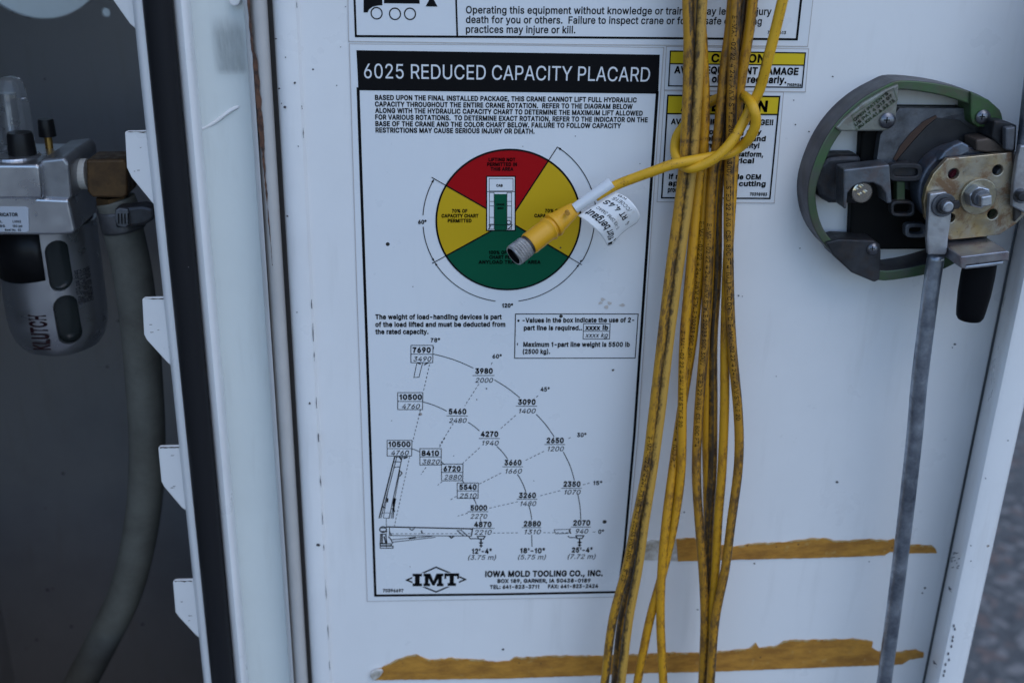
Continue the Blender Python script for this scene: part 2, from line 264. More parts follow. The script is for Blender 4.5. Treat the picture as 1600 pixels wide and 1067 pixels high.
&	224	39,17 55,6 75,-1 98,-3 117,-2 136,3 153,12 164,21 182,0 219,0 183,44 185,46 198,72 202,90 204,112 174,112 173,93 168,76 163,67 110,133 128,146 146,162 158,181 162,202 160,217 154,230 145,241 133,249 118,255 100,257 82,255 67,249 55,241 45,229 40,215 38,199 39,185 44,172 61,146 68,137 42,117 24,95 19,82 17,67 20,48 27,31|72,29 62,35 55,44 50,54 48,66 50,77 55,87 77,109 86,116 146,44 126,30 111,25 96,23 83,25|129,214 131,202 127,187 118,176 108,168 91,155 84,164 73,182 68,199 73,216 84,227 101,230 113,228 123,223
-	227	168,94 168,122 57,122 57,94
:	94	48,43 39,42 31,37 26,29 25,20 26,12 31,4 39,-1 48,-2 56,-1 64,4 69,12 71,20 69,29 64,37 56,42|69,149 71,158 69,167 64,174 56,179 48,181 39,179 31,174 26,167 25,158 26,149 31,142 39,137 48,135 56,137 64,142
(	137	75,-23 88,-48 118,-48 94,8 80,57 76,103 81,157 95,214 118,270 88,270 66,221 50,162 45,103 46,78 49,53 56,27 64,2
)	137	61,-24 72,1 81,27 87,52 91,78 92,103 86,162 71,221 48,270 19,270 41,214 56,157 61,103 57,58 43,9 19,-48 48,-48
°	158	29,228 23,214 22,199 23,184 29,170 39,158 50,149 64,143 79,142 94,143 108,149 120,158 129,170 134,184 136,199 134,214 129,228 120,240 108,249 94,254 79,256 64,254 50,249 39,240|52,183 47,199 52,215 63,226 79,231 95,226 107,215 111,199 107,183 95,171 79,167 63,171
'	103	68,254 35,254 39,159 64,159
"	160	68,254 35,254 39,159 64,159|96,159 122,159 125,254 93,254
%	338	200,60 200,48 202,34 206,21 213,11 223,2 236,-3 251,-5 265,-3 278,2 288,11 295,21 299,34 300,48 300,60 299,74 295,86 288,97 278,105 266,111 251,112 236,111 223,105 213,97 206,86 202,74|65,217 69,227 77,234 88,236 99,234 106,227 112,206 112,194 110,183 106,173 99,166 88,164 76,166 69,173 65,183 64,194 64,206|240,88 251,90 262,88 269,81 274,60 274,48 273,36 269,26 262,20 251,17 239,20 232,26 228,36 226,48 226,60 228,71 232,81|60,149 73,143 88,141 103,143 115,149 125,157 132,168 136,180 138,194 138,206 136,220 132,232 125,243 115,251 103,257 88,258 73,257 60,251 51,243 43,232 39,220 37,206 37,194 39,180 43,168 50,157|66,0 95,0 270,254 241,254
•	194	44,87 50,73 58,62 70,54 83,48 97,46 112,48 125,54 136,62 144,73 150,87 152,101 150,115 144,128 136,140 125,148 112,154 97,156 83,154 70,148 58,140 50,128 44,115 43,101
/	125	89,266 7,-38 36,-38 117,266
ü	205	131,223 138,221 146,223 153,227 157,234 159,242 157,249 153,256 146,260 138,262 131,260 124,256 120,249 118,242 120,234 124,227|52,256 48,249 46,242 48,234 52,227 59,223 67,221 74,223 81,227 85,234 87,242 85,249 81,256 74,260 67,262 59,260|60,52 57,72 57,190 26,190 26,69 28,47 35,29 44,15 57,5 73,-1 91,-3 111,0 129,8 143,23 149,36 149,0 179,0 179,190 148,190 148,76 146,61 142,48 134,38 125,31 113,27 100,25 82,28 68,37
 	94	""".split('\n'):
    _c, _adv, _lp = _l.split('\t')
    GLYPHS[_c] = (int(_adv), [[tuple(int(k) for k in p.split(',')) for p in L.split(' ')] for L in _lp.split('|') if L])
_glyph = {}
def text_mesh(s, bold=0.0):
    """flat filled letters; bold adds an inked outline of that half width (in em)"""
    key = (s, bold)
    if key in _glyph: return _glyph[key]
    cu = bpy.data.curves.new('lettering', 'CURVE'); cu.dimensions = '2D'; cu.fill_mode = 'BOTH'
    x0 = 0; rib = []
    for ch in s:
        adv, loops = GLYPHS[ch]
        for L in loops:
            sp = cu.splines.new('POLY'); sp.points.add(len(L) - 1); sp.use_cyclic_u = True
            sp.points.foreach_set('co', [q for x, y in L for q in ((x + x0) / 500, y / 500, 0, 1)])
            if bold: rib += [((L[i - 1][0] + x0) / 500, L[i - 1][1] / 500, (L[i][0] + x0) / 500, L[i][1] / 500) for i in range(len(L))]
        x0 += adv + bold * 500
    o = bpy.data.objects.new('lettering', cu); COL.objects.link(o)
    dg = bpy.context.evaluated_depsgraph_get()
    me = bpy.data.meshes.new_from_object(o.evaluated_get(dg))
    vs = [(v.co.x, v.co.y) for v in me.vertices]; fs = [tuple(p.vertices) for p in me.polygons]
    bpy.data.objects.remove(o); bpy.data.curves.remove(cu); bpy.data.meshes.remove(me)
    for ax, ay, bx, by in rib:
        L = math.hypot(bx - ax, by - ay) or 1e-6; dx, dy = (bx - ax) / L * bold, (by - ay) / L * bold; k = len(vs)
        ax, ay, bx, by = ax - dx * .6, ay - dy * .6, bx + dx * .6, by + dy * .6
        vs += [(ax + dy, ay - dx), (bx + dy, by - dx), (bx - dy, by + dx), (ax - dy, ay + dx)]; fs.append((k, k + 1, k + 2, k + 3))
    _glyph[key] = (vs, fs); return vs, fs
def cap_h():
    vs, _ = text_mesh('H'); return max(v[1] for v in vs)
CAP = cap_h()
class Ink:
    """collects flat print lying at depth y"""
    def __init__(s, y): s.v = []; s.f = []; s.y = y
    def add(s, pts, faces):
        b = len(s.v); s.v += [tuple(p) for p in pts]; s.f += [tuple(b + i for i in f) for f in faces]
    def text(s, t, p0, p1, cap, bold=0.02, ital=False):
        """t spans photo pixels p0 -> p1 along its baseline; cap = capital height in pixels"""
        vs, fs = text_mesh(t, max(0, round(bold + .0115, 4)))
        x0 = min(v[0] for v in vs); x1 = max(v[0] for v in vs)
        A, B = P(*p0, s.y), P(*p1, s.y); h = (P(p0[0], p0[1] - cap, s.y) - A).length
        ex = B - A; ez = Vector((-ex.z, 0, ex.x)).normalized() * h
        sh = .22 if ital else 0
        wd = x1 - x0 + (sh * CAP * .5 if ital else 0)
        s.add([A + ex * ((x - x0 + sh * y) / wd) + ez * (y / CAP) for x, y in vs], fs)
    def poly(s, px): s.add([P(u, v, s.y) for u, v in px], [tuple(range(len(px)))])
    def line(s, px, wpx, dash=None, closed=False):
        pts = [P(u, v, s.y) for u, v in px]
        if closed: pts.append(pts[0])
        hw = wpx * mpp(*px[0], s.y) / 2
        if dash:
            segs = []
            for a, b in zip(pts, pts[1:]):
                L = (b - a).length; on, off = dash[0] * mpp(*px[0], s.y), dash[1] * mpp(*px[0], s.y); t = 0
                while t < L:
                    segs.append((a.lerp(b, t / L), a.lerp(b, min(t + on, L) / L))); t += on + off
        else: segs = list(zip(pts, pts[1:]))
        for a, b in segs:
            d = (b - a).normalized(); nrm = Vector((-d.z, 0, d.x)) * hw; e = d * (0 if dash else hw * .9)
            s.add([a - e - nrm, b + e - nrm, b + e + nrm, a - e + nrm], [(0, 1, 2, 3)])
    def arc(s, c, R, a0, a1, wm, n=48):
        vs = []; fs = []
        for i in range(n + 1):
            t = math.radians(a0 + (a1 - a0) * i / n)
            for rr in (R - wm / 2, R + wm / 2): vs.append((c.x + rr * math.cos(t), s.y, c.z + rr * math.sin(t)))
            if i: fs.append((2 * i - 2, 2 * i, 2 * i + 1, 2 * i - 1))
        s.add(vs, fs)
    def sector(s, c, R, a0, a1, n=40):
        vs = [(c.x, s.y, c.z)] + [(c.x + R * math.cos(math.radians(a0 + (a1 - a0) * i / n)), s.y, c.z + R * math.sin(math.radians(a0 + (a1 - a0) * i / n))) for i in range(n + 1)]
        s.add(vs, [(0, i, i + 1) for i in range(1, n + 1)])
    def build(s, name, mat, parent):
        me = bpy.data.meshes.new(name); me.from_pydata(s.v, [], s.f); me.update()
        return link(name, me, mat, parent)

# ------------------------------------------------------------------ materials
def nmat(name, col, rough=.5, metal=0.0, spec=.5):
    m = bpy.data.materials.new(name); m.use_nodes = True
    b = m.node_tree.nodes['Principled BSDF']
    b.inputs['Base Color'].default_value = (*col, 1); b.inputs['Roughness'].default_value = rough
    b.inputs['Metallic'].default_value = metal; b.inputs['Specular IOR Level'].default_value = spec
    return m
class N:
    def __init__(s, m): s.t = m.node_tree; s.b = s.t.nodes['Principled BSDF']; s.m = m
    def new(s, t, **k):
        n = s.t.nodes.new(t)
        for a, v in k.items(): setattr(n, a, v)
        return n
    def lk(s, a, b): s.t.links.new(a, b)
    def co(s, kind='Object', scale=(1, 1, 1)):
        c = s.new('ShaderNodeTexCoord'); mp = s.new('ShaderNodeMapping'); mp.inputs['Scale'].default_value = scale
        s.lk(c.outputs[kind], mp.inputs[0]); return mp.outputs[0]
    def noise(s, co, sc_, det=4, ro=.55, dist=0):
        n = s.new('ShaderNodeTexNoise'); n.inputs['Scale'].default_value = sc_; n.inputs['Detail'].default_value = det
        n.inputs['Roughness'].default_value = ro; n.inputs['Distortion'].default_value = dist; s.lk(co, n.inputs['Vector']); return n.outputs['Fac']
    def ramp(s, f, a, b, va=0.0, vb=1.0):
        r = s.new('ShaderNodeMapRange'); r.inputs[1].default_value = a; r.inputs[2].default_value = b; r.inputs[3].default_value = va; r.inputs[4].default_value = vb
        s.lk(f, r.inputs[0]); return r.outputs[0]
    def mul(s, a, b, op='MULTIPLY'):
        n = s.new('ShaderNodeMath'); n.operation = op; n.use_clamp = True
        for i, x in enumerate((a, b)):
            if isinstance(x, (int, float)): n.inputs[i].default_value = x
            else: s.lk(x, n.inputs[i])
        return n.outputs[0]
    def mix(s, f, a, b):
        n = s.new('ShaderNodeMix'); n.data_type = 'RGBA'
        if isinstance(f, (int, float)): n.inputs[0].default_value = f
        else: s.lk(f, n.inputs[0])
        for i, x in ((6, a), (7, b)):
            if isinstance(x, tuple): n.inputs[i].default_value = (*x, 1)
            else: s.lk(x, n.inputs[i])
        return n.outputs[2]
    def specks(s, co, sc_, size, keep):
        """small spots: a share `keep` of the voronoi cells carries one"""
        v = s.new('ShaderNodeTexVoronoi'); v.inputs['Scale'].default_value = sc_; s.lk(co, v.inputs['Vector'])
        sep = s.new('ShaderNodeSeparateColor'); s.lk(v.outputs['Color'], sep.inputs[0])
        pick = s.mul(sep.outputs[0], keep, 'LESS_THAN')
        sz = s.ramp(sep.outputs[1], 0, 1, size * .35, size)
        return s.mul(s.mul(v.outputs['Distance'], sz, 'LESS_THAN'), pick)
    def color(s, c): s.lk(c, s.b.inputs['Base Color'])
    def rough(s, f): s.lk(f, s.b.inputs['Roughness'])
    def bump(s, h, strength=.3, dist=.0005):
        n = s.new('ShaderNodeBump'); n.inputs['Strength'].default_value = strength; n.inputs['Distance'].default_value = dist
        s.lk(h, n.inputs['Height']); s.lk(n.outputs[0], s.b.inputs['Normal'])
def paint(name, col=(.80, .80, .80), rough=.32, specks=.05, grime=.25, dirt=(.30, .28, .24), wavy=True, rust=0.0, size=.085):
    m = nmat(name, col, rough); n = N(m)
    co = n.co('Object')
    g = n.mul(n.ramp(n.noise(co, 9, 6, .65), .45, .8), grime)
    c = n.mix(g, col, tuple(x * .72 for x in col))
    st = n.mul(n.ramp(n.noise(n.co('Object', (1, 1, .12)), 130, 4), .56, .8), grime * .5)
    c = n.mix(st, c, dirt)
    if rust:
        rr = n.ramp(n.noise(n.co('Object', (1, 1, .3)), 160, 6, .7), 1 - rust, 1 - rust + .06)
        c = n.mix(rr, c, (.07, .028, .012))
    if specks:
        c = n.mix(n.specks(co, 75, size, specks), c, (.03, .028, .025))
        c = n.mix(n.mul(n.specks(co, 38, .07, specks * 1.2), .7), c, (.16, .09, .04))
    n.color(c); n.rough(n.ramp(n.noise(co, 40, 5), .3, .7, rough * .8, rough * 1.35))
    if wavy: n.bump(n.mul(n.mul(n.noise(co, 300, 3), .03), n.mul(n.noise(n.co('Object', (1, 1, .5)), 9, 2), 1.0), 'ADD'), .35, .004)
    return m
WHITE = paint('white_paint', specks=.07)
WHITEB = paint('white_paint_body', specks=.09, rust=.22, grime=.4)
RUSTY = paint('chipped_paint', (.50, .50, .50), .45, .1, .7, rust=.42)
CAVE = paint("compartment_paint", (.37, .365, .37), .4, .35, .8, size=.16)
VINYL = paint('vinyl_film', (.74, .76, .78), .30, .06, .07)
INK = nmat('black_ink', (.006, .006, .007), .45, 0, .08)
GREYINK = nmat('worn_ink', (.03, .03, .035), .4, 0, .1)
YEL = nmat('yellow_ink', (.58, .37, .012), .4, 0, .15)
YELL2 = nmat('yellow_ink_bright', (.72, .52, .02), .4, 0, .15)
RED = nmat('red_ink', (.36, .004, .007), .4, 0, .12)
GRN = nmat('green_ink', (.003, .085, .042), .4, 0, .12)
FILM = nmat('laminate_edge', (.50, .46, .44), .4)
BLACKRUB = nmat('black_rubber', (.010, .010, .012), .6, 0, .15)
_n = N(BLACKRUB); _n.color(_n.mix(_n.mul(_n.specks(_n.co('Object'), 220, .1, .05), .8), (.014, .014, .016), (.2, .2, .22)))
def metal(name, a, b, rough, sc_=60, met=1.0, rust=None, rc=(.10, .045, .02), thr=(.5, .62), bump=.15):
    m = nmat(name, a, rough, met); n = N(m); co = n.co('Object')
    f = n.ramp(n.noise(co, sc_, 6, .65), .35, .65)
    c = n.mix(f, a, b)
    if rust:
        r = n.ramp(n.noise(co, sc_ * 1.7, 6, .7, .4), thr[0], thr[1]); r = n.mul(r, rust)
        c = n.mix(r, c, rc)
        n.lk(n.ramp(r, 0, 1, met, .2), n.b.inputs['Metallic'])
    n.color(c); n.rough(n.ramp(n.noise(co, sc_ * 3, 5), .3, .7, rough * .75, rough * 1.35))
    n.bump(n.noise(co, sc_ * 8, 4), bump, .0004)
    return m
ZINC = metal('zinc_steel', (.55, .57, .60), (.34, .36, .40), .38, 90, .9, rust=.35, rc=(.12, .10, .07), thr=(.58, .72))
RODM = metal('galvanised_rod', (.44, .48, .54), (.13, .15, .19), .36, 60, .85, rust=.4, rc=(.10, .09, .08), thr=(.56, .7))
GOLD = metal('yellow_zinc_plate', (.44, .33, .16), (.42, .41, .37), .34, 60, .85, rust=.85, rc=(.17, .08, .028), thr=(.49, .60))
GREENZ = metal('green_zinc_casting', (.055, .14, .040), (.095, .10, .085), .42, 45, .5, rust=.7, rc=(.10, .07, .055), thr=(.52, .68))
DARKM = metal('dark_steel', (.055, .058, .066), (.022, .022, .025), .5, 70, .55, rust=.5, rc=(.045, .025, .014), thr=(.5, .66))
GREYM = metal('grey_casting', (.15, .16, .18), (.07, .073, .08), .48, 120, .6, rust=.4, rc=(.06, .04, .03), thr=(.55, .7))
SOOT = nmat('greasy_black', (.006, .006, .006), .6, 0, .12)
BRASS = metal('tarnished_brass', (.13, .075, .032), (.065, .038, .02), .5, 90, .6)
SHINY = nmat('bright_brass', (.66, .60, .50), .18, 1.0)
ALU = metal('cast_aluminium', (.56, .57, .60), (.52, .53, .56), .30, 25, .95, bump=0)
KNURL = metal('nickel_nut', (.38, .37, .36), (.22, .215, .21), .40, 200, .9)
BLKPL = nmat('black_plastic', (.008, .008, .009), .4, 0, .25)
CLEAR = nmat('clear_plastic', (.85, .88, .9), .08); CLEAR.node_tree.nodes['Principled BSDF'].inputs['Transmission Weight'].default_value = .9
CLEAR.node_tree.nodes['Principled BSDF'].inputs['IOR'].default_value = 1.3
SMOKE = nmat('dark_bowl', (.02, .024, .024), .15)
TAPE = nmat('brown_adhesive', (.40, .19, .025), .5)
_n = N(TAPE); _c = _n.co('Object')
_k = _n.mix(_n.ramp(_n.noise(_n.co('Object', (1, 1, 3)), 45, 6, .7), .40, .62), (.52, .245, .034), (.31, .135, .02))
_k = _n.mix(_n.mul(_n.ramp(_n.noise(_c, 160, 5, .7), .6, .72), .5), _k, (.50, .36, .14))
_n.color(_n.mix(_n.mul(_n.specks(_c, 260, .16, .10), .8), _k, (.09, .045, .02))); _n.bump(_n.noise(_c, 220, 5), .4, .0006)
TAPEW = nmat('pale_residue', (.44, .42, .38), .6)
_n = N(TAPEW); _n.color(_n.mix(_n.ramp(_n.noise(_n.co('Object'), 150, 6, .7), .4, .65), (.62, .60, .57), (.33, .29, .23))); 
TEFLON = nmat('white_thread_tape', (.55, .54, .5), .6)
HOSE = nmat('grey_green_hose', (.115, .115, .10), .6)
_n = N(HOSE); _n.color(_n.mix(_n.ramp(_n.noise(_n.co('Object'), 40, 6, .7), .4, .7), (.125, .125, .108), (.075, .073, .062)))
def cable_mat(name, base, dirty, black, side=.5, amt=.5):
    """yellow jacket, browned in patches, speckled, with black grease along one side"""
    m = nmat(name, base, .5); n = N(m)
    long = n.noise(n.co('UV', (60, 1.6, 1)), 1, 6, .7); fine = n.noise(n.co('UV', (330, 7, 1)), 1, 5, .7); grain = n.noise(n.co('UV', (900, 16, 1)), 1, 3, .7)
    mixn = n.mul(n.mul(long, .6), n.mul(fine, .4), 'ADD')
    c = n.mix(n.ramp(mixn, .60 - amt * .22, .70 - amt * .2), base, dirty)
    sx = n.new('ShaderNodeSeparateXYZ'); tc = n.new('ShaderNodeTexCoord'); n.lk(tc.outputs['UV'], sx.inputs[0])
    q = n.new('ShaderNodeMath'); q.operation = 'SUBTRACT'; n.lk(sx.outputs[1], q.inputs[0]); q.inputs[1].default_value = side
    ab = n.new('ShaderNodeMath'); ab.operation = 'ABSOLUTE'; n.lk(q.outputs[0], ab.inputs[0])
    band = n.ramp(ab.outputs[0], .34, .02)
    g = n.mul(n.mul(band, .30), n.mul(n.mul(fine, .6), n.mul(long, .4), 'ADD'), 'ADD')
    c = n.mix(n.mul(n.ramp(g, .70 - black * .12, .88 - black * .12), .93), c, (.034, .021, .010))
    sp = n.ramp(n.mul(n.mul(grain, .55), n.mul(long, .45), 'ADD'), .60 - .06 * amt, .66 - .06 * amt)
    c = n.mix(n.mul(sp, .85), c, (.045, .024, .010))
    n.color(c); n.bump(fine, .15, .0003)
    return m
YB = (.58, .280, .006); YD = (.36, .152, .007); BR = (.19, .088, .014); TAN = (.50, .28, .045)
CB = {'bright': cable_mat('cable_clean', (.68, .365, .008), (.50, .245, .007), .1, .3, .30),
      'yellow': cable_mat('cable_yellow', YB, YD, .25, .75, .50),
      'black': cable_mat('cable_black_side', (.48, .235, .009), BR, .95, .80, .55),
      'tan': cable_mat('cable_tan', TAN, (.42, .23, .03), 1.0, .24, .32),
      'brown': cable_mat('cable_brown', (.44, .205, .009), BR, .6, .8, .62),
      'dark': cable_mat('cable_dark', (.30, .145, .010), (.06, .03, .01), .85, .0, .70)}
CONN = nmat('yellow_overmould', (.68, .33, .006), .42)
_n = N(CONN); _c = _n.co('Object'); _n.color(_n.mix(_n.mul(_n.ramp(_n.noise(_c, 120, 6, .7), .55, .75), .6), (.68, .335, .006), (.34, .15, .010)))
SLEEVE = nmat('label_wrap', (.66, .68, .70), .2)
PAPER = nmat('white_label', (.76, .76, .76), .4)
_n = N(PAPER); _n.color(_n.mix(_n.ramp(_n.noise(_n.co('Object'), 70, 6, .7), .55, .75), (.78, .78, .78), (.52, .42, .32)))
ASPH = nmat('asphalt', (.09, .09, .09), .9); _n = N(ASPH); _c = _n.co('Object')
_v = _n.new('ShaderNodeTexVoronoi'); _v.inputs['Scale'].default_value = 42; _n.lk(_c, _v.inputs['Vector'])
_s = _n.new('ShaderNodeSeparateColor'); _n.lk(_v.outputs['Color'], _s.inputs[0])
_k = _n.mix(_n.ramp(_n.noise(_c, 30, 8, .75), .35, .65), (.055, .054, .056), (.15, .145, .14))
_k = _n.mix(_n.mul(_n.ramp(_s.outputs[0], .72, .8), .85), _k, (.26, .235, .22))
_k = _n.mix(_n.mul(_n.ramp(_s.outputs[1], .82, .86), .7), _k, (.19, .13, .11))
_n.color(_k); _n.bump(_n.noise(_c, 60, 6, .7), .8, .01)

# ------------------------------------------------------------------ ground
bm = bmesh.new()
for x, y in ((-150, -150), (150, -150), (150, 150), (-150, 150)): bm.verts.new((x, y, 0))
bm.faces.new(bm.verts); tag(bm_obj('ground', bm, ASPH), kind='structure')

# ------------------------------------------------------------------ truck body: compartment at the left
body = empty('truck_body', (P(300, 533, 0).x, .05, 0.5), 'white utility truck body with open dark tool compartment, notched flange and black seal', 'truck body')
def box(name, x0, x1, y0, y1, z0, z1, mat, parent, **k):
    bm = bmesh.new(); add_poly(bm, [Vector((x0, y0, z0)), Vector((x1, y0, z0)), Vector((x1, y0, z1)), Vector((x0, y0, z1))], y1)
    return bm_obj(name, bm, mat, parent, **k)
XJ = P(300, 533, .0).x; YB_ = .24; XL = P(-75, 533, YB_).x
ZT, ZB = P(0, -430, YB_).z, P(0, 1500, YB_).z
back = box('back_wall', XL, XJ + .02, YB_, YB_ + .003, ZB, ZT, CAVE, body)
hc = P(52, -88, YB_)
cut(back, [cyl('hole', Vector((hc.x, YB_ - .01, hc.z)), Vector((hc.x, YB_ + .01, hc.z)), 116 * mpp(52, -88, YB_), None, n=64),
           cyl('hole', P(165, 20, YB_) - Vector((0, .01, 0)), P(165, 20, YB_) + Vector((0, .01, 0)), 7 * mpp(165, 20, YB_), None, n=20)])
ring = []
bm = bmesh.new(); r0 = 116 * mpp(52, -88, YB_)
for i in range(64):
    a, b = 2 * math.pi * i / 64, 2 * math.pi * (i + 1) / 64
    q = lambda t, r, y: bm.verts.new((hc.x + r * math.cos(t), y, hc.z + r * math.sin(t)))
    bm.faces.new((q(a, r0 * .995, YB_ - .0012), q(b, r0 * .995, YB_ - .0012), q(b, r0 * 1.012, YB_ - .0012), q(a, r0 * 1.012, YB_ - .0012)))
bmesh.ops.remove_doubles(bm, verts=bm.verts, dist=1e-6)
bm_obj('hole_rim', bm, RUSTY, body)
box('side_wall', XJ + .021, XJ + .024, .0125, YB_, ZB, ZT, CAVE, body)
box('side_wall', XL - .003, XL, -.13, YB_, ZB, ZT, CAVE, body)  # unseen left wall, extended forward to block light into the compartment
box('shade_roof', XL, XJ - .005, -.05, YB_ + .07, ZT, ZT + .003, CAVE, body)  # unseen roof; front overhang added to shade the compartment
box('shelf', XL, XJ + .02, -.02, YB_, ZB - .003, ZB, CAVE, body)
box('rear_panel', XL - .2, XJ + .3, .46, .463, .9, 2.1, paint('rear_paint', (.40, .46, .47)), body)
XF = P(-14, 1067, 0).x
box('shade_plate', XL, XF, -.003, 0, ZB, ZT, WHITEB, body)  # unseen plate added to block light from the left
box('shade_sill', XF + .0005, P(300, 1067, 0).x, -.003, 0, ZB, P(0, 1100, 0).z, WHITEB, body)  # unseen lip added to darken the lower compartment
# sealing flange with tabs, seal, jamb
vsweep('flange', [(263, .004), (262.5, .0005), (265, -.0025), (270, -.0042), (276, -.0042), (280, -.002), (280, .006)], WHITEB, body)
tabs = [[(140, -60), (176, 0), (203, 38), (217, 50), (226, 66), (232, 67), (226, -60)],
        [(195, 207), (199, 205), (240, 204), (243, 206), (257, 333), (251, 333), (240, 320), (205, 277), (198, 262)],
        [(222, 468), (226, 465), (262, 464), (266, 465), (284, 580), (277, 579), (262, 567), (229, 531), (225, 523)],
        [(247, 700), (250, 697), (287, 696), (291, 697), (304, 805), (298, 803), (284, 793), (256, 760), (252, 752)],
        [(270, 909), (273, 906), (306, 905), (310, 906), (323, 1004), (318, 1002), (306, 992), (279, 963), (274, 956)]]
for t in tabs:
    bm = bmesh.new()
    xs = max(P(u, v, 0).x for u, v in t)
    pts = []
    for u, v in t:
        p = P(u, v, 0); pts.append(P(u, v, (xs - p.x) * .28 - .0005))
    a = [bm.verts.new(p) for p in pts]; b = [bm.verts.new(p + Vector((0, .0016, 0))) for p in pts]
    bm.faces.new(a); bm.faces.new(b[::-1])
    for i in range(len(a)): bm.faces.new((a[i], b[i], b[(i + 1) % len(a)], a[(i + 1) % len(a)]))
    tb = bm_obj('flange_tab', bm, WHITEB, body, bevel=.0004)
    if t[0][0] > 190:
        k = bmesh.new(); L_, T_ = t[1], t[2]
        def chip(px):
            vs_ = []
            for u, v in px: vs_.append(k.verts.new(P(u, v, (xs - P(u, v, 0).x) * .28 - .0008)))
            k.faces.new(vs_)
        n_ = 7
        up = [(L_[0] + (T_[0] - 6 - L_[0]) * i / n_, L_[1] + 1.0 + random.uniform(-.3, .3)) for i in range(n_ + 1)]; dn = [(u, v + random.uniform(.4, 2.6)) for u, v in up]
        chip(up + dn[::-1])
        for j in range(3):
            u, v = random.uniform(t[0][0] + 6, t[0][0] + 26), random.uniform(t[0][1] + 8, t[0][1] + 62); w_ = random.uniform(2, 7); chip([(u, v), (u + w_, v - .3), (u + w_ * 1.1, v + .3), (u + w_ * .3, v + .8)])
        bm_obj('paint_chips', k, nmat('chip_rust', (.07, .045, .03), .8), tb)
sec = [(277.5, .004)] + [(297.5 + 20.5 * math.sin(t), -.006 - .0075 * math.cos(t)) for t in [math.radians(-90 + 180 * i / 14) for i in range(15)]] + [(318, .004)]
vsweep('door_seal', sec, BLACKRUB, body)
sec = [(318.5, .004), (318.5, -.004), (320, -.0066), (324, -.0085), (330, -.0093), (335, -.0086), (339, -.0066), (342, -.003), (343.5, .002), (344, .009)]
vsweep('jamb_lip', sec, paint('lip_paint', specks=.08, grime=.35), body)
sec = [(343, .0078), (350, .0084), (370, .0095), (400, .0102), (417, .0100), (424, .0100)]
vsweep('jamb', sec, paint('jamb_paint', (.72, .77, .76), specks=.05, grime=.3, rough=.2), body)  # greenish tint put into the paint for a reflection in the recess
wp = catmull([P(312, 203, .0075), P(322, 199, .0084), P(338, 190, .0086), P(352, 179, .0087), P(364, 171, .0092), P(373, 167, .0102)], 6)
tube('reflection_line', [p_ + Vector((0, .0006, 0)) for p_ in wp], .0009, WHITE, body, n=8)  # thin raised white line standing in for a reflection on the jamb
ydisc('bolt', 366, 1, .006, .012, 9, WHITE, body, bevel=.0006, smooth=False)
REFLECT = nmat('grey_reflection', (.20, .23, .24), .3); _n = N(REFLECT)  # soft grey patch painting a reflection onto the jamb
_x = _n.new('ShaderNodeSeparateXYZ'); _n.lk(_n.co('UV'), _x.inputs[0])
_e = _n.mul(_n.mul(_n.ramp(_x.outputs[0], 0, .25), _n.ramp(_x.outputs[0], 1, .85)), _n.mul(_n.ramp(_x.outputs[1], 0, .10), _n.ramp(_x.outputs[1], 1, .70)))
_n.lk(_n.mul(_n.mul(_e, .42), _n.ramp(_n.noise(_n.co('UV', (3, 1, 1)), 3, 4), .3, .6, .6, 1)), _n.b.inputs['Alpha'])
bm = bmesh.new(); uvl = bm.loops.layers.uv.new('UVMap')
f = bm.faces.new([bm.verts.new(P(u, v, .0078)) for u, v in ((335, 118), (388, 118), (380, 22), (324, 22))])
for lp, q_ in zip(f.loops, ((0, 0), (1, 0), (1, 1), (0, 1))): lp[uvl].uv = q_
me = bpy.data.meshes.new('painted_reflection'); bm.to_mesh(me); bm.free(); link('painted_reflection', me, REFLECT, body)
# hinge knuckle strip between body and door
hinge = empty('piano_hinge', Vector((P(436, 533, 0).x, 0, .9)), 'grimy upright hinge strip with rusty edge at the left of the white door', 'hinge')
sec = [(416.5, .012), (416.5, .002), (417.5, -.0008), (420, -.002), (424, -.0022)]
vsweep('hinge_leaf', sec, paint('hinge_paint', (.50, .50, .50), .4, .1, .7), hinge)
sec = [(423, -.0006)] + [(437 + 12.5 * math.sin(t), .0035 - .0062 * math.cos(t)) for t in [math.radians(-80 + 170 * i / 12) for i in range(13)]] + [(449.5, .02)]
vsweep('hinge_barrel', sec, paint('hinge_barrel_paint', (.50, .48, .46), .42, .14, .8, rust=.30), hinge)
# rust stripe along leaf edge
bm = bmesh.new(); y = -.00265
ys = [-40 + 7 * i for i in range(66)]
L_ = []; R_ = []
for i, v in enumerate(ys):
    k = 1 if v < 215 else max(0.05, 1 - (v - 215) / 190)
    base = 388 + (v) * .085 + (2.5 if v > 85 else 0)
    wd = (2.2 + 3.2 * random.random() + (3.5 if 90 < v < 240 else 0)) * k
    L_.append(bm.verts.new(P(base - wd * .5 + random.uniform(-.7, .7), v, y))); R_.append(bm.verts.new(P(base + wd * .5 + random.uniform(-.7, .7), v, y)))
for i in range(len(ys) - 1): bm.faces.new((L_[i], L_[i + 1], R_[i + 1], R_[i]))
RUST = nmat('rust', (.06, .03, .02), .85); _n = N(RUST); _n.color(_n.mix(_n.ramp(_n.noise(_n.co('Object'), 300, 5, .7), .4, .6), (.035, .02, .016), (.13, .06, .035)))
bm_obj('rust_line', bm, RUST, hinge)

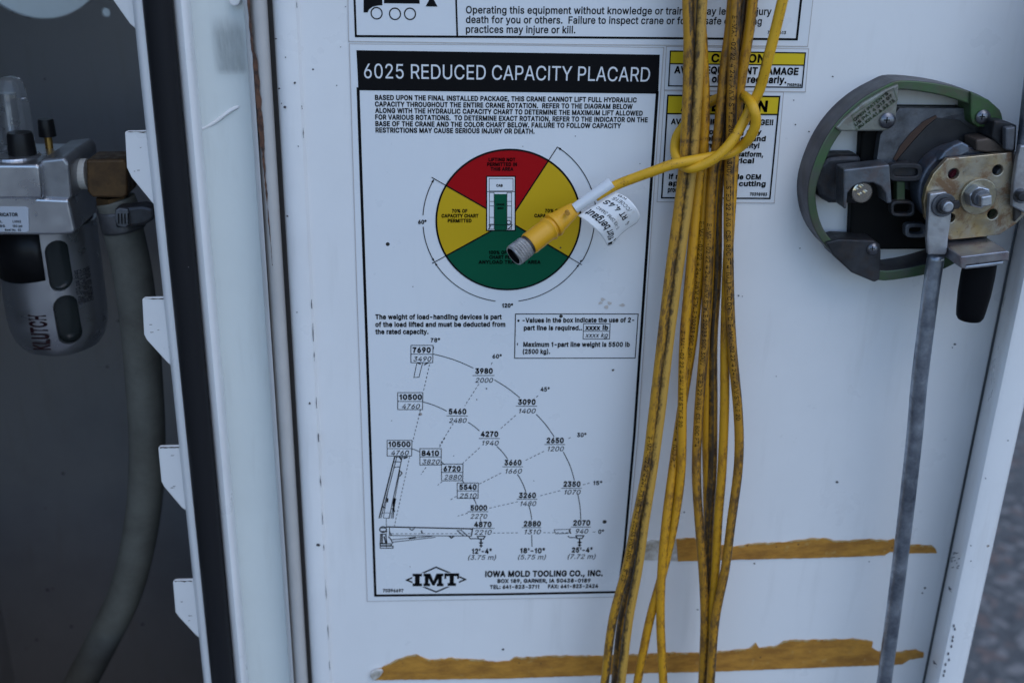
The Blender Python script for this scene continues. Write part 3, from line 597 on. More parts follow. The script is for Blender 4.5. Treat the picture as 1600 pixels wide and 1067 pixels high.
# ------------------------------------------------------------------ door
door = empty('compartment_door', Vector((.05, .02, .6)), 'white painted inner skin of an open truck compartment door, speckled with grime', 'door')
vsweep('gap_strip', [(440, .021), (472, .021)], nmat('gap_shade', (.22, .195, .18), .7, 0, .2), hinge)  # dark floor colour stands in for shadow in the hinge gap
sec = [(456.5, .02), (456.5, .005), (457.5, .002), (460, -.0005), (464, -.0018), (470, -.0024), (474, -.0025), (487, -.0024), (489.5, -.0020), (491.5, -.0004), (494, 0)]
vsweep('folded_edge', sec, paint('edge_paint', specks=.14, grime=.4), door)
sec = [(493.8, 0), (700, 0), (900, 0), (1200, 0), (1400, 0), (1548, 0), (1549.5, .0006), (1549.8, .004)]
vsweep('door_skin', sec, WHITE, door, nz=6)
vsweep('edge_gap', [(1547, .0052), (1556, .0052)], nmat('gap_sealer', (.16, .165, .17), .7), door)
sec = [(1553.5, .0065), (1553.8, .001), (1555, -.002), (1567, -.0205), (1570.5, -.0258), (1574, -.0285), (1579, -.0303), (1585, -.0308), (1616, -.0308), (1620, -.0302), (1622, -.028), (1622, .02)]
vsweep('door_rim', sec, paint('rim_paint', specks=.10, grime=.35), door)
RIMSEC = sec
def rim_pt(u, v):
    """point on the rim surface seen at a photo pixel"""
    m = 700 + (u - 700) * (4700.5 - 533.5) / (4700.5 - v)
    for (a, ya), (b, yb) in zip(RIMSEC, RIMSEC[1:]):
        if a <= m <= b: return P(u, v, ya + (yb - ya) * (m - a) / max(b - a, 1e-6) - .00035)
    return P(u, v, -.0312)
bm = bmesh.new()
def scuff(px): bm.faces.new([bm.verts.new(rim_pt(u, v)) for u, v in px])
for u, v in ((1517, 852), (1517, 876), (1575, 688), (1540, 747)): scuff([(u - 1.2, v), (u, v - 1.2), (u + 1.4, v + .2), (u, v + 1.3)])
for j in range(16):
    u, v = 1489 + random.uniform(-4, 8), 862 + random.uniform(0, 26); w_ = random.uniform(1.5, 6); scuff([(u, v), (u + w_, v - 1.0), (u + w_, v + .2), (u + .4, v + 1.1)])
scuff([(1482, 915), (1486, 919), (1490, 926), (1486, 925), (1482, 920)]); scuff([(1458, 1030), (1464, 1038), (1470, 1046), (1464, 1044), (1458, 1036)])
for j in range(10):
    v = 975 + j * 9 + random.uniform(-3, 3); u = 1489 - (v - 975) * .19 + random.uniform(-2, 3); scuff([(u, v), (u + 2.4, v - 2), (u + 3, v + 2.5), (u + .6, v + 3.5)])
bm_obj('scuff_marks', bm, nmat('scuff_grey', (.10, .10, .115), .6), door)
# chipped paint along the folded edge
bm = bmesh.new()
for v, ln, wd in ((3, 14, 2), (165, 8, 1.6), (200, 20, 2), (468, 18, 3), (505, 36, 3), (548, 20, 2.5), (620, 22, 2.5), (676, 18, 4), (742, 24, 2.5), (795, 30, 2), (850, 12, 1.8), (905, 40, 2.0), (975, 30, 2), (1030, 22, 1.6)):
    u0 = 463.5 + v * .0497
    pts = []
    k = 5
    for i in range(k): pts.append((u0 - wd * .3 * math.sin(math.pi * (i + .4) / k) + random.uniform(-.5, .5) + i * ln / k * .05, v + i * ln / k))
    for i in range(k)[::-1]: pts.append((u0 + wd * .3 * math.sin(math.pi * (i + .4) / k) + random.uniform(-.5, .5) + i * ln / k * .05, v + i * ln / k))
    bm.faces.new([bm.verts.new(P(a, b, -.0026)) for a, b in pts])
bm_obj('paint_chips', bm, nmat('bare_steel_chip', (.16, .16, .17), .6), door)

k = Ink(-.0003)
for u, v, r in ((1308, 753, 2.4), (1445, 918, 2.2), (1441, 926, 1.6), (1179, 880, 1.7), (1069, 800, 1.5), (1090, 952, 1.4), (786, 1014, 2.2), (1240, 157, 1.3), (1264, 206, 1.5), (1243, 195, 1.5), (1154, 462, 1.6), (1160, 463, 1.0), (1213, 588, 1.0), (1358, 877, 1.2), (1492, 538, 2.0), (1488, 543, 1.4), (1301, 120, 1.6), (1250, 388, 1.4), (540, 11, 1.2), (526, 134, 1.2), (532, 74, 1.0)):
    k.poly([(u + r * math.cos(t) * random.uniform(.6, 1.2), v + r * .8 * math.sin(t) * random.uniform(.6, 1.2)) for t in [2 * math.pi * i / 7 for i in range(7)]])
k.build('dirt_specks', nmat('speck_dark', (.05, .045, .05), .7), door)
k = Ink(-.0029)
for u, v, r in ((411, 86, 2.6), (431, 61, 1.6), (446, 90, 1.2), (436, 139, 1.8), (445, 168, 2.2), (461, 130, 2.0), (489, 109, 2.0), (449, 338, 1.8), (440, 162, 1.1), (466, 229, 1.2), (484, 630, 2.0), (497, 851, 3.0), (464, 488, 1.2)):
    if u < 425: continue
    k.poly([(u + r * math.cos(t) * random.uniform(.6, 1.2), v + r * math.sin(t) * random.uniform(.6, 1.2)) for t in [2 * math.pi * i / 7 for i in range(7)]])
k.build('dirt_specks', nmat('speck_dark', (.05, .045, .05), .7), door)
# ------------------------------------------------------------------ adhesive strips
def jag(pts, amp, step=5.0):
    out = []
    for (a, b), (c, d) in zip(pts, pts[1:]):
        n = max(1, int(math.hypot(c - a, d - b) / step))
        for i in range(n): out.append((a + (c - a) * i / n + random.uniform(-amp, amp) * .4, b + (d - b) * i / n + random.uniform(-amp, amp)))
    out.append(pts[-1]); return out
z8 = Z(1000, 780, 3.2); z7 = Z(560, 800, 3.077)
top1 = z8([(182, 200), (230, 194), (275, 195), (300, 225), (470, 235), (560, 222), (660, 218), (700, 217), (850, 196), (920, 196), (1000, 210), (1150, 200), (1240, 205), (1270, 200), (1340, 225), (1400, 228), (1460, 233), (1478, 245), (1485, 266)])
bot1 = z8([(1480, 269), (1400, 268), (1340, 271), (1250, 262), (1222, 280), (900, 292), (460, 302), (190, 310)])
s1 = tag(bpy.data.objects.new('adhesive_strip', None), 'shorter upper strip of brown adhesive residue on the white door', 'adhesive strip', 'brown adhesive strips across the door'); COL.objects.link(s1); s1.location = P(1200, 858, 0)
EDGE = nmat('torn_pale_edge', (.46, .36, .18), .6)
def strip(top, bot, par):
    tj = jag(top, .9); prism('residue', tj + jag(bot, .35), -.0006, 0.0004, TAPE, par)
    k = Ink(-.00075)
    for (a, b), (c, d) in zip(tj, tj[1:]):
        if c > a and random.random() < .7: k.poly([(a, b), (c, d), (c, d + random.uniform(.3, 2.2)), (a, b + random.uniform(.3, 2.2))])
    k.build('torn_edge', EDGE, par)
strip(top1, bot1, s1)
prism('pale_patch', jag(z8([(12, 212), (60, 203), (120, 205), (186, 200)]), .8) + jag(z8([(186, 309), (100, 305), (12, 302)]), .5), -.00035, .0004, TAPEW, s1)
top2 = z7([(62, 775), (110, 748), (180, 712), (240, 692), (280, 682), (300, 695), (345, 712), (450, 702), (600, 710), (640, 722), (725, 716), (750, 700), (1000, 690), (1170, 692)]) + z8([(0, 775), (150, 766), (290, 768), (380, 762), (545, 748), (580, 719), (596, 742), (650, 738), (690, 730), (720, 706), (900, 702), (1080, 697), (1166, 712), (1160, 742), (1195, 760), (1290, 766), (1330, 755), (1380, 752), (1420, 766)])
bot2 = z8([(1418, 790), (1350, 800), (1310, 825), (1200, 828), (900, 840), (380, 860), (0, 868)]) + z7([(1170, 783), (740, 798), (400, 803), (78, 806), (62, 797)])
s2 = tag(bpy.data.objects.new('adhesive_strip', None), 'long lower strip of brown adhesive residue with torn edges along the photo bottom', 'adhesive strip', 'brown adhesive strips across the door'); COL.objects.link(s2); s2.location = P(1000, 1030, 0)
strip(top2, bot2, s2)
prism('curled_end', z7([(58, 790), (62, 772), (85, 760), (112, 757), (120, 768), (100, 795), (80, 807), (64, 806)]), -.0022, -.0007, TAPEW, s2, bevel=.0004)
prism('torn_layer', jag(z7([(610, 716), (680, 720), (735, 718), (745, 796)]), .6) + jag(z7([(720, 798), (600, 725)]), .6), -.0010, -.0007, TAPE, s2)

# ------------------------------------------------------------------ decals
YS, Y1, Y2, Y3 = -.00030, -.00042, -.00052, -.00062
def sticker(name, px, label, cat, edge=True):
    r = empty(name, P(px[0][0], px[0][1], 0), label, cat)
    prism('backing', px, YS, .0003, VINYL, r)
    if edge:
        e = Ink(YS - .00004); e.line(px, 1.3, closed=True); e.build('dirty_edge', FILM, r)
    return r
# -- placard
pl = sticker('capacity_placard', [(546, 69), (800, 71), (1037, 75), (1015, 400), (997, 680), (974, 932), (574, 939), (556, 400)],
             'tall white crane capacity placard with black header and red, yellow and green wheel', 'placard')
fr_ = Ink(Y1)
fr_.line([(559.5, 139), (572, 505), (586.5, 930)], 4.6); fr_.line([(1027, 145), (1008, 430), (991, 680), (976, 853), (966, 926)], 4.6)
fr_.line([(586.5, 930), (780, 928), (966, 924.5)], 4.2); fr_.build('frame', INK, pl)
hb = Ink(Y1); hb.poly([(557, 79), (1031, 86), (1028.5, 147), (560, 141.5)]); hb.build('header_band', INK, pl)
t = Ink(Y2); t.text('6025 REDUCED CAPACITY PLACARD', (569, 122.5), (1015, 128), 22.5, -.008); t.build('title_lettering', VINYL, pl)
t = Ink(Y1); z1 = lambda x, y: (540 + x / 3.2, y / 3.2)
for s, x0, x1, b0, b1 in (('BASED UPON THE FINAL INSTALLED PACKAGE, THIS CRANE CANNOT LIFT FULL HYDRAULIC', 147, 1455, 500, 513),
    ('CAPACITY THROUGHOUT THE ENTIRE CRANE ROTATION.  REFER TO THE DIAGRAM BELOW', 147, 1435, 533, 546),
    ('ALONG WITH THE HYDRAULIC CAPACITY CHART TO DETERMINE THE MAXIMUM LIFT ALLOWED', 148, 1485, 565, 579),
    ('FOR VARIOUS ROTATIONS.  TO DETERMINE EXACT ROTATION, REFER TO THE INDICATOR ON THE', 148, 1510, 598, 612),
    ('BASE OF THE CRANE AND THE COLOR CHART BELOW. FAILURE TO FOLLOW CAPACITY', 149, 1377, 631, 642),
    ('RESTRICTIONS MAY CAUSE SERIOUS INJURY OR DEATH.', 150, 945, 663, 669)):
    t.text(s, z1(x0, b0), z1(x1, b1), 7.2, .022)
t.build('instruction_lettering', INK, pl)
# colour wheel
cu, cv = 640 + 590 / 3.81, 210 + 518 / 3.81
wc = P(cu, cv, Y1); mp_ = mpp(cu, cv, Y1); R = 112.6 * mp_
for nm, a0, a1, mt in (('red_sector', 58.5, 150, RED), ('yellow_sector', 150, 210, YEL), ('green_sector', 210, 329, GRN), ('yellow_sector', 329, 418.5, YEL)):
    k = Ink(Y1); k.sector(wc, R, a0, a1); k.build(nm, mt, pl)
k = Ink(Y2); k.arc(wc, R, 0, 360, 2.8 * mp_, 96)
w2 = Vector((wc.x, Y2, wc.z))
def pol(r, a): return Vector((wc.x + r * math.cos(math.radians(a)), Y2, wc.z + r * math.sin(math.radians(a))))
def seg(k, a, b, wd):
    d = (b - a).normalized(); n_ = Vector((-d.z, 0, d.x)) * wd / 2; k.add([a - n_, b - n_, b + n_, a + n_], [(0, 1, 2, 3)])
for a in (58.5, 150, 210, 329):
    seg(k, w2, pol(R, a), 2.2 * mp_); seg(k, pol(R, a), pol(R * 1.225, a), 1.3 * mp_)
RO = R * 1.185
k.arc(wc, RO, 152, 176, 1.3 * mp_); k.arc(wc, RO, 184, 208, 1.3 * mp_); k.arc(wc, RO, 212, 262, 1.3 * mp_); k.arc(wc, RO, 278, 327, 1.3 * mp_)
k.arc(wc, RO * 1.01, 331, 357, 1.3 * mp_); k.arc(wc, RO * 1.03, 3, 57, 1.3 * mp_)
for a, sg in ((150, 1), (210, -1), (210, 1), (329, -1), (329, 1), (58.5, -1)):
    tip = pol(RO * (1.03 if a == 58.5 else 1), a); b_ = pol(RO * (1.03 if a == 58.5 else 1), a + sg * 2.6)
    d = (b_ - tip).normalized(); n_ = Vector((-d.z, 0, d.x)) * 1.8 * mp_; k.add([tip, b_ - n_, b_ + n_], [(0, 1, 2)])
k.build('wheel_lines', INK, pl)
k = Ink(Y2); z2 = lambda x, y: (640 + x / 3.81, 210 + y / 3.81)
def ctext(k, s, cx, base, wd, cap, bold=.03, f=z2): k.text(s, f(cx - wd / 2, base), f(cx + wd / 2, base), cap, bold)
ctext(k, '60°', 76, 533, 50, 5.8); k.build('angle_figure', INK, pl); k = Ink(Y2); ctext(k, '120°', 583, 1030, 65, 5.8)
k.build('angle_figure', INK, pl); k = Ink(Y2)
ctext(k, '70% OF', 298, 466, 92, 5); ctext(k, 'CAPACITY CHART', 300, 495, 220, 5); ctext(k, 'PERMITTED', 298, 524, 142, 5)
k.build('sector_lettering', INK, pl); k = Ink(Y2)
ctext(k, '70% OF', 852, 465, 92, 5); ctext(k, 'CAPACITY CHART', 852, 494, 220, 5); ctext(k, 'PERMITTED', 852, 523, 142, 5)
k.build('sector_lettering', INK, pl); k = Ink(Y2)
ctext(k, 'LIFTING NOT', 550, 161, 160, 5); ctext(k, 'PERMITTED IN', 550, 189, 178, 5); ctext(k, 'THIS AREA', 550, 217, 136, 5)
k.build('sector_lettering', INK, pl); k = Ink(Y2)
ctext(k, '100% OF CAPACITY', 592, 713, 240, 5); ctext(k, 'CHART PERMITTED', 592, 741, 236, 5); ctext(k, 'ANYLOAD TRANSIT AREA', 595, 770, 370, 5)
k.build('sector_lettering', INK, pl)
q = lambda x0, y0, x1, y1: [z2(x0, y0), z2(x1, y0), z2(x1, y1), z2(x0, y1)]
k = Ink(Y2 - .00003); k.poly(q(455, 248, 632, 576)); k.build('truck_outline', INK, pl)
k = Ink(Y3); k.poly(q(462, 255, 625, 340)); k.poly(q(462, 344, 625, 570)); k.build('truck_plan', VINYL, pl)
k = Ink(Y3 - .00006); k.poly(q(505, 356, 578, 570)); k.build('green_bed', GRN, pl)
k = Ink(Y3 - .0001)
for pts in (q(474, 264, 616, 338), q(475, 348, 503, 565), q(580, 348, 607, 565)): k.line(pts, .8, closed=True)
for yy in (400, 427, 495, 535): k.line([z2(475, yy), z2(503, yy)], .8); k.line([z2(580, yy), z2(607, yy)], .8)
k.line([z2(470, 540), z2(612, 540)], .9); k.line([z2(470, 566), z2(482, 545)], 1.4); k.line([z2(605, 548), z2(585, 566)], 1.4)
k.arc(P(*z2(590, 524), Y3), 3.2 * mp_, 0, 360, 1.0 * mp_, 16)
ctext(k, 'CAB', 535, 312, 38, 3.6); ctext(k, 'CRANE', 541, 424, 48, 3); ctext(k, 'BED', 541, 446, 36, 3)
k.build('truck_lettering', INK, pl)
# weight note and box
t = Ink(Y1); z3 = lambda x, y: (570 + x / 3.636, 470 + y / 3.636)
t.text('The weight of load-handling devices is part', z3(60, 104), z3(778, 104), 7, .025)
t.text('of the load lifted and must be deducted from', z3(60, 147), z3(798, 146), 7, .025)
t.text('the rated capacity.', z3(60, 188), z3(362, 188), 7, .025)
t.line([z3(856, 75), z3(1553, 75), z3(1536, 325), z3(851, 326)], 1.4, closed=True)
t.text('• -Values in the box indicate the use of 2-', z3(866, 123), z3(1530, 121), 6.8, .025)
t.text('part line is required..', z3(903, 166), z3(1234, 166), 6.8, .025)
t.text('xxxx lb', z3(1252, 165), z3(1382, 165), 7, .03); t.text('xxxx kg', z3(1252, 208), z3(1380, 208), 7, .0, True)
t.line([z3(1243, 130), z3(1394, 130), z3(1390, 217), z3(1240, 217)], 1.1, closed=True); t.line([z3(1241, 173), z3(1392, 173)], 1.0)
t.text('•', z3(864, 256), z3(870, 256), 6.8, .03); t.text('Maximum 1-part line weight is 5500 lb', z3(900, 260), z3(1505, 260), 6.8, .025)
t.text('(2500 kg).', z3(897, 300), z3(1053, 300), 6.8, .025); t.build('note_lettering', INK, pl)
# range chart
t = Ink(Y1); z4 = lambda x, y: (570 + x / 3.636, 680 + y / 3.636)
def num(f, a, x0, x1, b, i, c0, c1, d, boxed=None, ln=None):
    t.text(a, f(x0, b), f(x1, b), 7.6, .03); t.text(i, f(c0, d), f(c1, d), 7.2, -.002, True)
    if boxed:
        X0, Y0, X1, YY1, dv = boxed
        t.line([f(X0, Y0), f(X1, Y0), f(X1 - 2, YY1), f(X0, YY1)], 1.1, closed=True); t.line([f(X0, dv), f(X1, dv)], 1.0)
    if ln: t.line([f(ln[0], ln[2]), f(ln[1], ln[2])], 1.0)
num(z3, '7690', 272, 375, 293, '3490', 275, 378, 343, (262, 253, 388, 351, 303))
num(z3, '3980', 627, 727, 412, '2000', 628, 728, 464, None, (613, 735, 424))
num(z3, '3090', 870, 970, 588, '1400', 872, 970, 638, None, (860, 977, 598))
num(z3, '10500', 197, 325, 560, '4760', 210, 313, 612, (187, 521, 330, 617, 571))
num(z3, '5460', 477, 577, 642, '2480', 478, 578, 692, None, (467, 583, 653))
num(z3, '4270', 658, 758, 770, '1940', 663, 760, 820, None, (650, 765, 781))
num(z3, '2650', 1032, 1130, 806, '1200', 1035, 1130, 853, None, (1022, 1137, 815))
num(z4, '10500', 135, 260, 64, '4760', 148, 250, 112, (127, 28, 268, 117, 75))
num(z4, '8410', 322, 422, 115, '3820', 325, 425, 163, (313, 75, 435, 168, 122))
num(z4, '6720', 447, 545, 203, '2880', 450, 550, 250, (436, 163, 558, 257, 210))
num(z4, '5540', 537, 635, 307, '2510', 537, 635, 355, (525, 270, 645, 357, 315))
num(z4, '5000', 600, 695, 425, '2270', 600, 695, 472, None, (585, 700, 433))
num(z4, '4870', 620, 720, 519, '2210', 622, 720, 563, None, (610, 735, 527))
num(z4, '3660', 793, 890, 168, '1660', 795, 892, 216, None, (783, 897, 178))
num(z4, '3260', 875, 972, 354, '1480', 880, 973, 400, None, (865, 978, 362))
num(z4, '2880', 902, 1000, 515, '1310', 903, 1000, 560, None, (893, 1002, 523))
num(z4, '2350', 1128, 1225, 290, '1070', 1130, 1225, 335, None, (1118, 1232, 300))
num(z4, '2070', 1183, 1280, 510, '940', 1195, 1268, 557, None, (1172, 1282, 520))
for f, s, x0, x1, b in ((z3, '78°', 374, 428, 234), (z3, '60°', 725, 778, 326), (z3, '45°', 998, 1050, 513), (z3, '30°', 1205, 1258, 772), (z4, '15°', 1297, 1348, 281), (z4, '0°', 1325, 1358, 557)):
    t.text(s, f(x0, b), f(x1, b), 6, .02)
for s, x0, x1, b, i, c0, c1, d in (("12'-4\"", 608, 720, 670, '(3.75 m)', 585, 745, 705), ("18'-10\"", 882, 1022, 667, '(5.75 m)', 868, 1028, 703), ("25'-4\"", 1175, 1292, 663, '(7.72 m)', 1150, 1310, 700)):
    t.text(s, z4(x0, b), z4(x1, b), 7.2, .03); t.text(i, z4(c0, d), z4(c1, d), 7, -.002, True)
t.build('chart_figures', INK, pl)
t = Ink(Y1)
def bow(f, a, b, sag):
    (x0, y0), (x1, y1) = a, b; L = math.hypot(x1 - x0, y1 - y0); nx, ny = (y1 - y0) / L, -(x1 - x0) / L
    t.line([f(x0 + (x1 - x0) * s / 6 + nx * sag * math.sin(math.pi * s / 6), y0 + (y1 - y0) * s / 6 + ny * sag * math.sin(math.pi * s / 6)) for s in range(7)], 1.2)
for f, a, b, sg in ((z3, (388, 302), (615, 381), 8), (z3, (738, 450), (880, 550), 5), (z3, (975, 645), (1075, 770), 5), (z4, (1128, 95), (1190, 253), 7), (z4, (1210, 335), (1227, 475), 4),
                    (z3, (330, 573), (465, 625), 4), (z3, (588, 690), (650, 737), 2), (z4, (750, 62), (810, 132), 3), (z4, (868, 222), (915, 320), 4), (z4, (933, 400), (948, 478), 2), (z4, (948, 565), (950, 630), 0),
                    (z4, (268, 76), (313, 94), 1), (z4, (435, 150), (452, 165), 0), (z4, (552, 253), (564, 270), 0), (z4, (618, 357), (632, 388), 1)): bow(f, a, b, sg)
for f, a, b in ((z3, (392, 262), (390, 275)), (z3, (368, 360), (333, 515)), (z3, (316, 618), (272, 800)), (z4, (255, 120), (168, 515)), (z3, (724, 350), (716, 366)), (z3, (648, 472), (568, 596)), (z3, (503, 695), (425, 820)),
                (z4, (455, 15), (420, 75)), (z4, (348, 180), (320, 222)), (z3, (985, 538), (962, 556)), (z3, (857, 650), (765, 732)), (z4, (652, 70), (555, 160)), (z4, (440, 262), (414, 283)), (z4, (1170, 12), (1152, 20)),
                (z4, (1018, 90), (905, 146)), (z4, (775, 213), (650, 276)), (z4, (520, 346), (485, 366)), (z4, (1278, 270), (1236, 281)), (z4, (1110, 313), (985, 346)), (z4, (870, 376), (702, 414)), (z4, (585, 441), (528, 458)),
                (z4, (1310, 548), (1288, 549)), (z4, (1155, 552), (1010, 552)), (z4, (870, 553), (722, 554)), (z4, (600, 557), (150, 558))): t.line([f(*a), f(*b)], .95, dash=(4, 3))
t.build('range_lines', INK, pl)
# crane drawing
t = Ink(Y1)
L4 = lambda pts, wd=1.0, closed=False: t.line([z4(*p) for p in pts], wd, closed=closed)
L4([(125, 519), (612, 530)], 2.2); L4([(140, 524), (140, 568), (600, 571)], 1.2); L4([(600, 532), (612, 532), (605, 571)], 1.8); L4([(525, 540), (560, 568)], 1.4); L4([(548, 538), (582, 568)], 1.4); L4([(525, 540), (548, 538)], .9)
L4([(322, 542), (326, 556)], 2.0); L4([(255, 530), (268, 538), (280, 530)], 1.6); L4([(480, 572), (492, 582), (506, 572)], 2.2)
L4([(150, 592), (380, 572)], 1.2); L4([(155, 606), (400, 578)], 1.2); L4([(255, 584), (285, 580)], 3.2); L4([(592, 576), (600, 586), (640, 586)], 1.6)
t.arc(P(*z4(104, 534), Y1), 5.2 * mpp(600, 830), 0, 360, 1.8 * mpp(600, 830), 20); L4([(88, 545), (125, 545)], 1.6); L4([(90, 525), (120, 525)], 1.4)
for pts in ([(90, 560), (118, 560), (126, 612), (88, 612)], [(86, 615), (152, 615), (150, 625), (88, 625)], [(88, 628), (160, 628), (160, 640), (88, 640)]): L4(pts, 1.5, True)
L4([(98, 560), (98, 612)], 2.2); L4([(110, 575), (120, 612)], 2.0); L4([(135, 575), (148, 590), (158, 612)], 1.6); L4([(122, 470), (122, 640)], .8); L4([(140, 545), (150, 565)], 1.4)
for x, y in ((660, 0), (1220, -3)):
    L4([(x - 20, 572 + y), (x + 24, 572 + y), (x + 14, 588 + y), (x - 14, 588 + y)], 1.8, True); L4([(x, 588 + y), (x, 632 + y)], 2.2); L4([(x - 7, 610 + y), (x + 8, 610 + y)], 2.4); L4([(x - 5, 626 + y), (x + 6, 626 + y)], 2.0)
t.build('crane_drawing', INK, pl); t = Ink(Y1)
L4([(1075, 535), (1160, 533), (1168, 545), (1155, 556), (1085, 558), (1075, 535)], 1.0); L4([(1168, 530), (1162, 543), (1170, 556)], 1.6); L4([(1155, 572), (1165, 580), (1200, 580)], 1.4); L4([(658, 475), (658, 490)], 1.0)
t.build('boom_tip_drawing', INK, pl); t = Ink(Y1)
L4([(82, 468), (170, 122)], 2.0); L4([(92, 468), (182, 122)], 1.2); L4([(105, 468), (135, 300)], .8); L4([(138, 470), (212, 124)], 1.3); L4([(150, 470), (200, 200)], 1.0); L4([(105, 468), (140, 470)], 1.0); L4([(160, 470), (168, 400), (175, 360)], 1.5)
L4([(168, 150), (206, 150)], 1.2); L4([(164, 182), (200, 178)], 1.2); L4([(170, 122), (240, 122)], 1.2); L4([(196, 122), (206, 135)], 2.2); L4([(224, 130), (240, 124)], 2.4); L4([(205, 205), (212, 215), (200, 230)], 1.6)
L4([(130, 360), (128, 378)], 2.2); L4([(166, 360), (164, 400)], 3.2); L4([(105, 405), (115, 412)], 2.0); L4([(160, 416), (166, 430)], 3.0); L4([(98, 440), (152, 440)], .8)
L3 = lambda pts, wd=1.0: t.line([z3(*p) for p in pts], wd)
L3([(295, 357), (279, 435), (308, 433), (328, 355)], 1.0); L3([(300, 352), (315, 358)], 2.0); L3([(340, 362), (358, 352)], 2.0)
t.build('raised_boom_drawing', INK, pl)
# maker's mark and address
t = Ink(Y1)
L4([(238, 821), (405, 748), (572, 817), (405, 888)], 2.6, True)
t.build('emblem_diamond', INK, pl)
k = Ink(Y1 - .00004); k.poly([z4(268, 782), z4(540, 778), z4(532, 858), z4(272, 860)]); k.build('emblem_ground', VINYL, pl)
k = Ink(Y2)
def slab(x0, x1, kind):
    B = lambda a, b, c, d: k.poly([z4(a, b), z4(c, b), z4(c, d), z4(a, d)])
    if kind == 'I': B(x0, 785, x1, 800); B(x0, 840, x1, 856); B(x0 + 13, 798, x1 - 13, 842)
    if kind == 'T': B(x0, 782, x1, 799); B(x0, 782, x0 + 11, 814); B(x1 - 11, 782, x1, 814); m_ = (x0 + x1) / 2; B(m_ - 12, 796, m_ + 12, 842); B(m_ - 24, 838, m_ + 24, 854)
    if kind == 'M':
        for a in (x0, x1 - 38): B(a, 840, a + 38, 856); B(a + 8, 790, a + 29, 842)
        B(x0, 784, x0 + 34, 799); B(x1 - 34, 784, x1, 799); m_ = (x0 + x1) / 2
        k.poly([z4(x0 + 14, 784), z4(x0 + 40, 784), z4(m_, 826), z4(x1 - 40, 784), z4(x1 - 14, 784), z4(m_ + 6, 852), z4(m_ - 6, 852)])
slab(272, 325, 'I'); slab(333, 447, 'M'); slab(452, 536, 'T'); k.build('emblem_letters', INK, pl)
t = Ink(Y1)
t.text('IOWA MOLD TOOLING CO., INC.', z4(683, 802), z4(1352, 797), 8.4, .03); t.text('BOX 189, GARNER, IA 50438-0189', z4(753, 836), z4(1282, 833), 5.4, .03)
t.text('TEL: 641-823-3711', z4(710, 870), z4(990, 868), 5.4, .03); t.text('FAX: 641-823-2424', z4(1040, 867), z4(1325, 864), 5.4, .03); t.build('address_lettering', INK, pl); t = Ink(Y1); t.text('70396697', z4(103, 889), z4(220, 889), 4.6, .03)
t.build('part_number', INK, pl)
k = Ink(Y2)
for u, v, r in ((958, 578, 2.6), (760, 607, 1.6), (745, 624, 1.0), (947, 512, .9), (709, 712, 1.0), (834, 751, 1.0), (876, 387, 1.8), (645, 448, 1.2), (729, 390, .8), (899, 213, 1.0), (612, 657, .9), (641, 885, .9), (817, 229, .9), (1000, 256, 1.0)):
    k.poly([(u + r * math.cos(t) * random.uniform(.6, 1.2), v + r * .8 * math.sin(t) * random.uniform(.6, 1.2)) for t in [2 * math.pi * i / 7 for i in range(7)]])
k.build('dirt_specks', nmat('speck_brown', (.06, .045, .035), .7), pl)
k = Ink(Y2 - .00002)
for u, v in ((942, 468), (952, 474), (948, 480), (972, 477), (938, 474)): k.poly([(u + 5 * math.cos(t) * random.uniform(.4, 1.2), v + 3 * math.sin(t) * random.uniform(.4, 1.2)) for t in [2 * math.pi * i / 8 for i in range(8)]])
k.build('brown_smudge', nmat('smudge', (.55, .50, .46), .5), pl)
# -- top operating warning
wl_ = sticker('warning_decal', [(541, -150), (1285, -130), (1262, 73), (900, 70), (545, 65)], 'white crane operating warning decal with truck pictogram, cut off by the photo top', 'decal')
k = Ink(Y1); k.line([(549, -140), (556, 55.5)], 3.4); k.line([(556, 57), (900, 59), (1245, 62)], 3.4); k.line([(1266, -130), (1245, 62)], 3.6); k.line([(708, -140), (714.5, 56)], 2.8); k.build('frame', INK, wl_)
k = Ink(Y1)
k.text('Operating this equipment without knowledge or training may lead to injury or', (728, 21.3), (1222, 24), 11, .004)
k.text('death for you or others.  Failure to inspect crane or follow safe operating', (728, 36.4), (1190, 39), 11, .004)
k.text('practices may injure or kill.', (728, 51.6), (899, 52.5), 11, .004); k.text('71039613', (1199, 53.2), (1228, 53.8), 4.4, .02)
k.build('warning_lettering', INK, wl_)
k = Ink(Y1); zz = lambda pts: [z1(*p) for p in pts]
k.poly(zz([(90, -60), (182, -60), (184, 28), (158, 30), (135, 36), (118, 48), (110, 64), (90, 64)])); k.poly(zz([(192, -30), (370, -30), (370, 20), (192, 18)])); k.poly(zz([(430, -20), (460, 35), (400, 34)]))
for x, y in ((155, 68), (247, 71), (322, 71)): k.arc(P(*z1(x, y), Y1), 27.5 / 3.2 * mpp(600, 20), 0, 360, 6 / 3.2 * mpp(600, 20), 32)
k.build('truck_pictogram', INK, wl_)
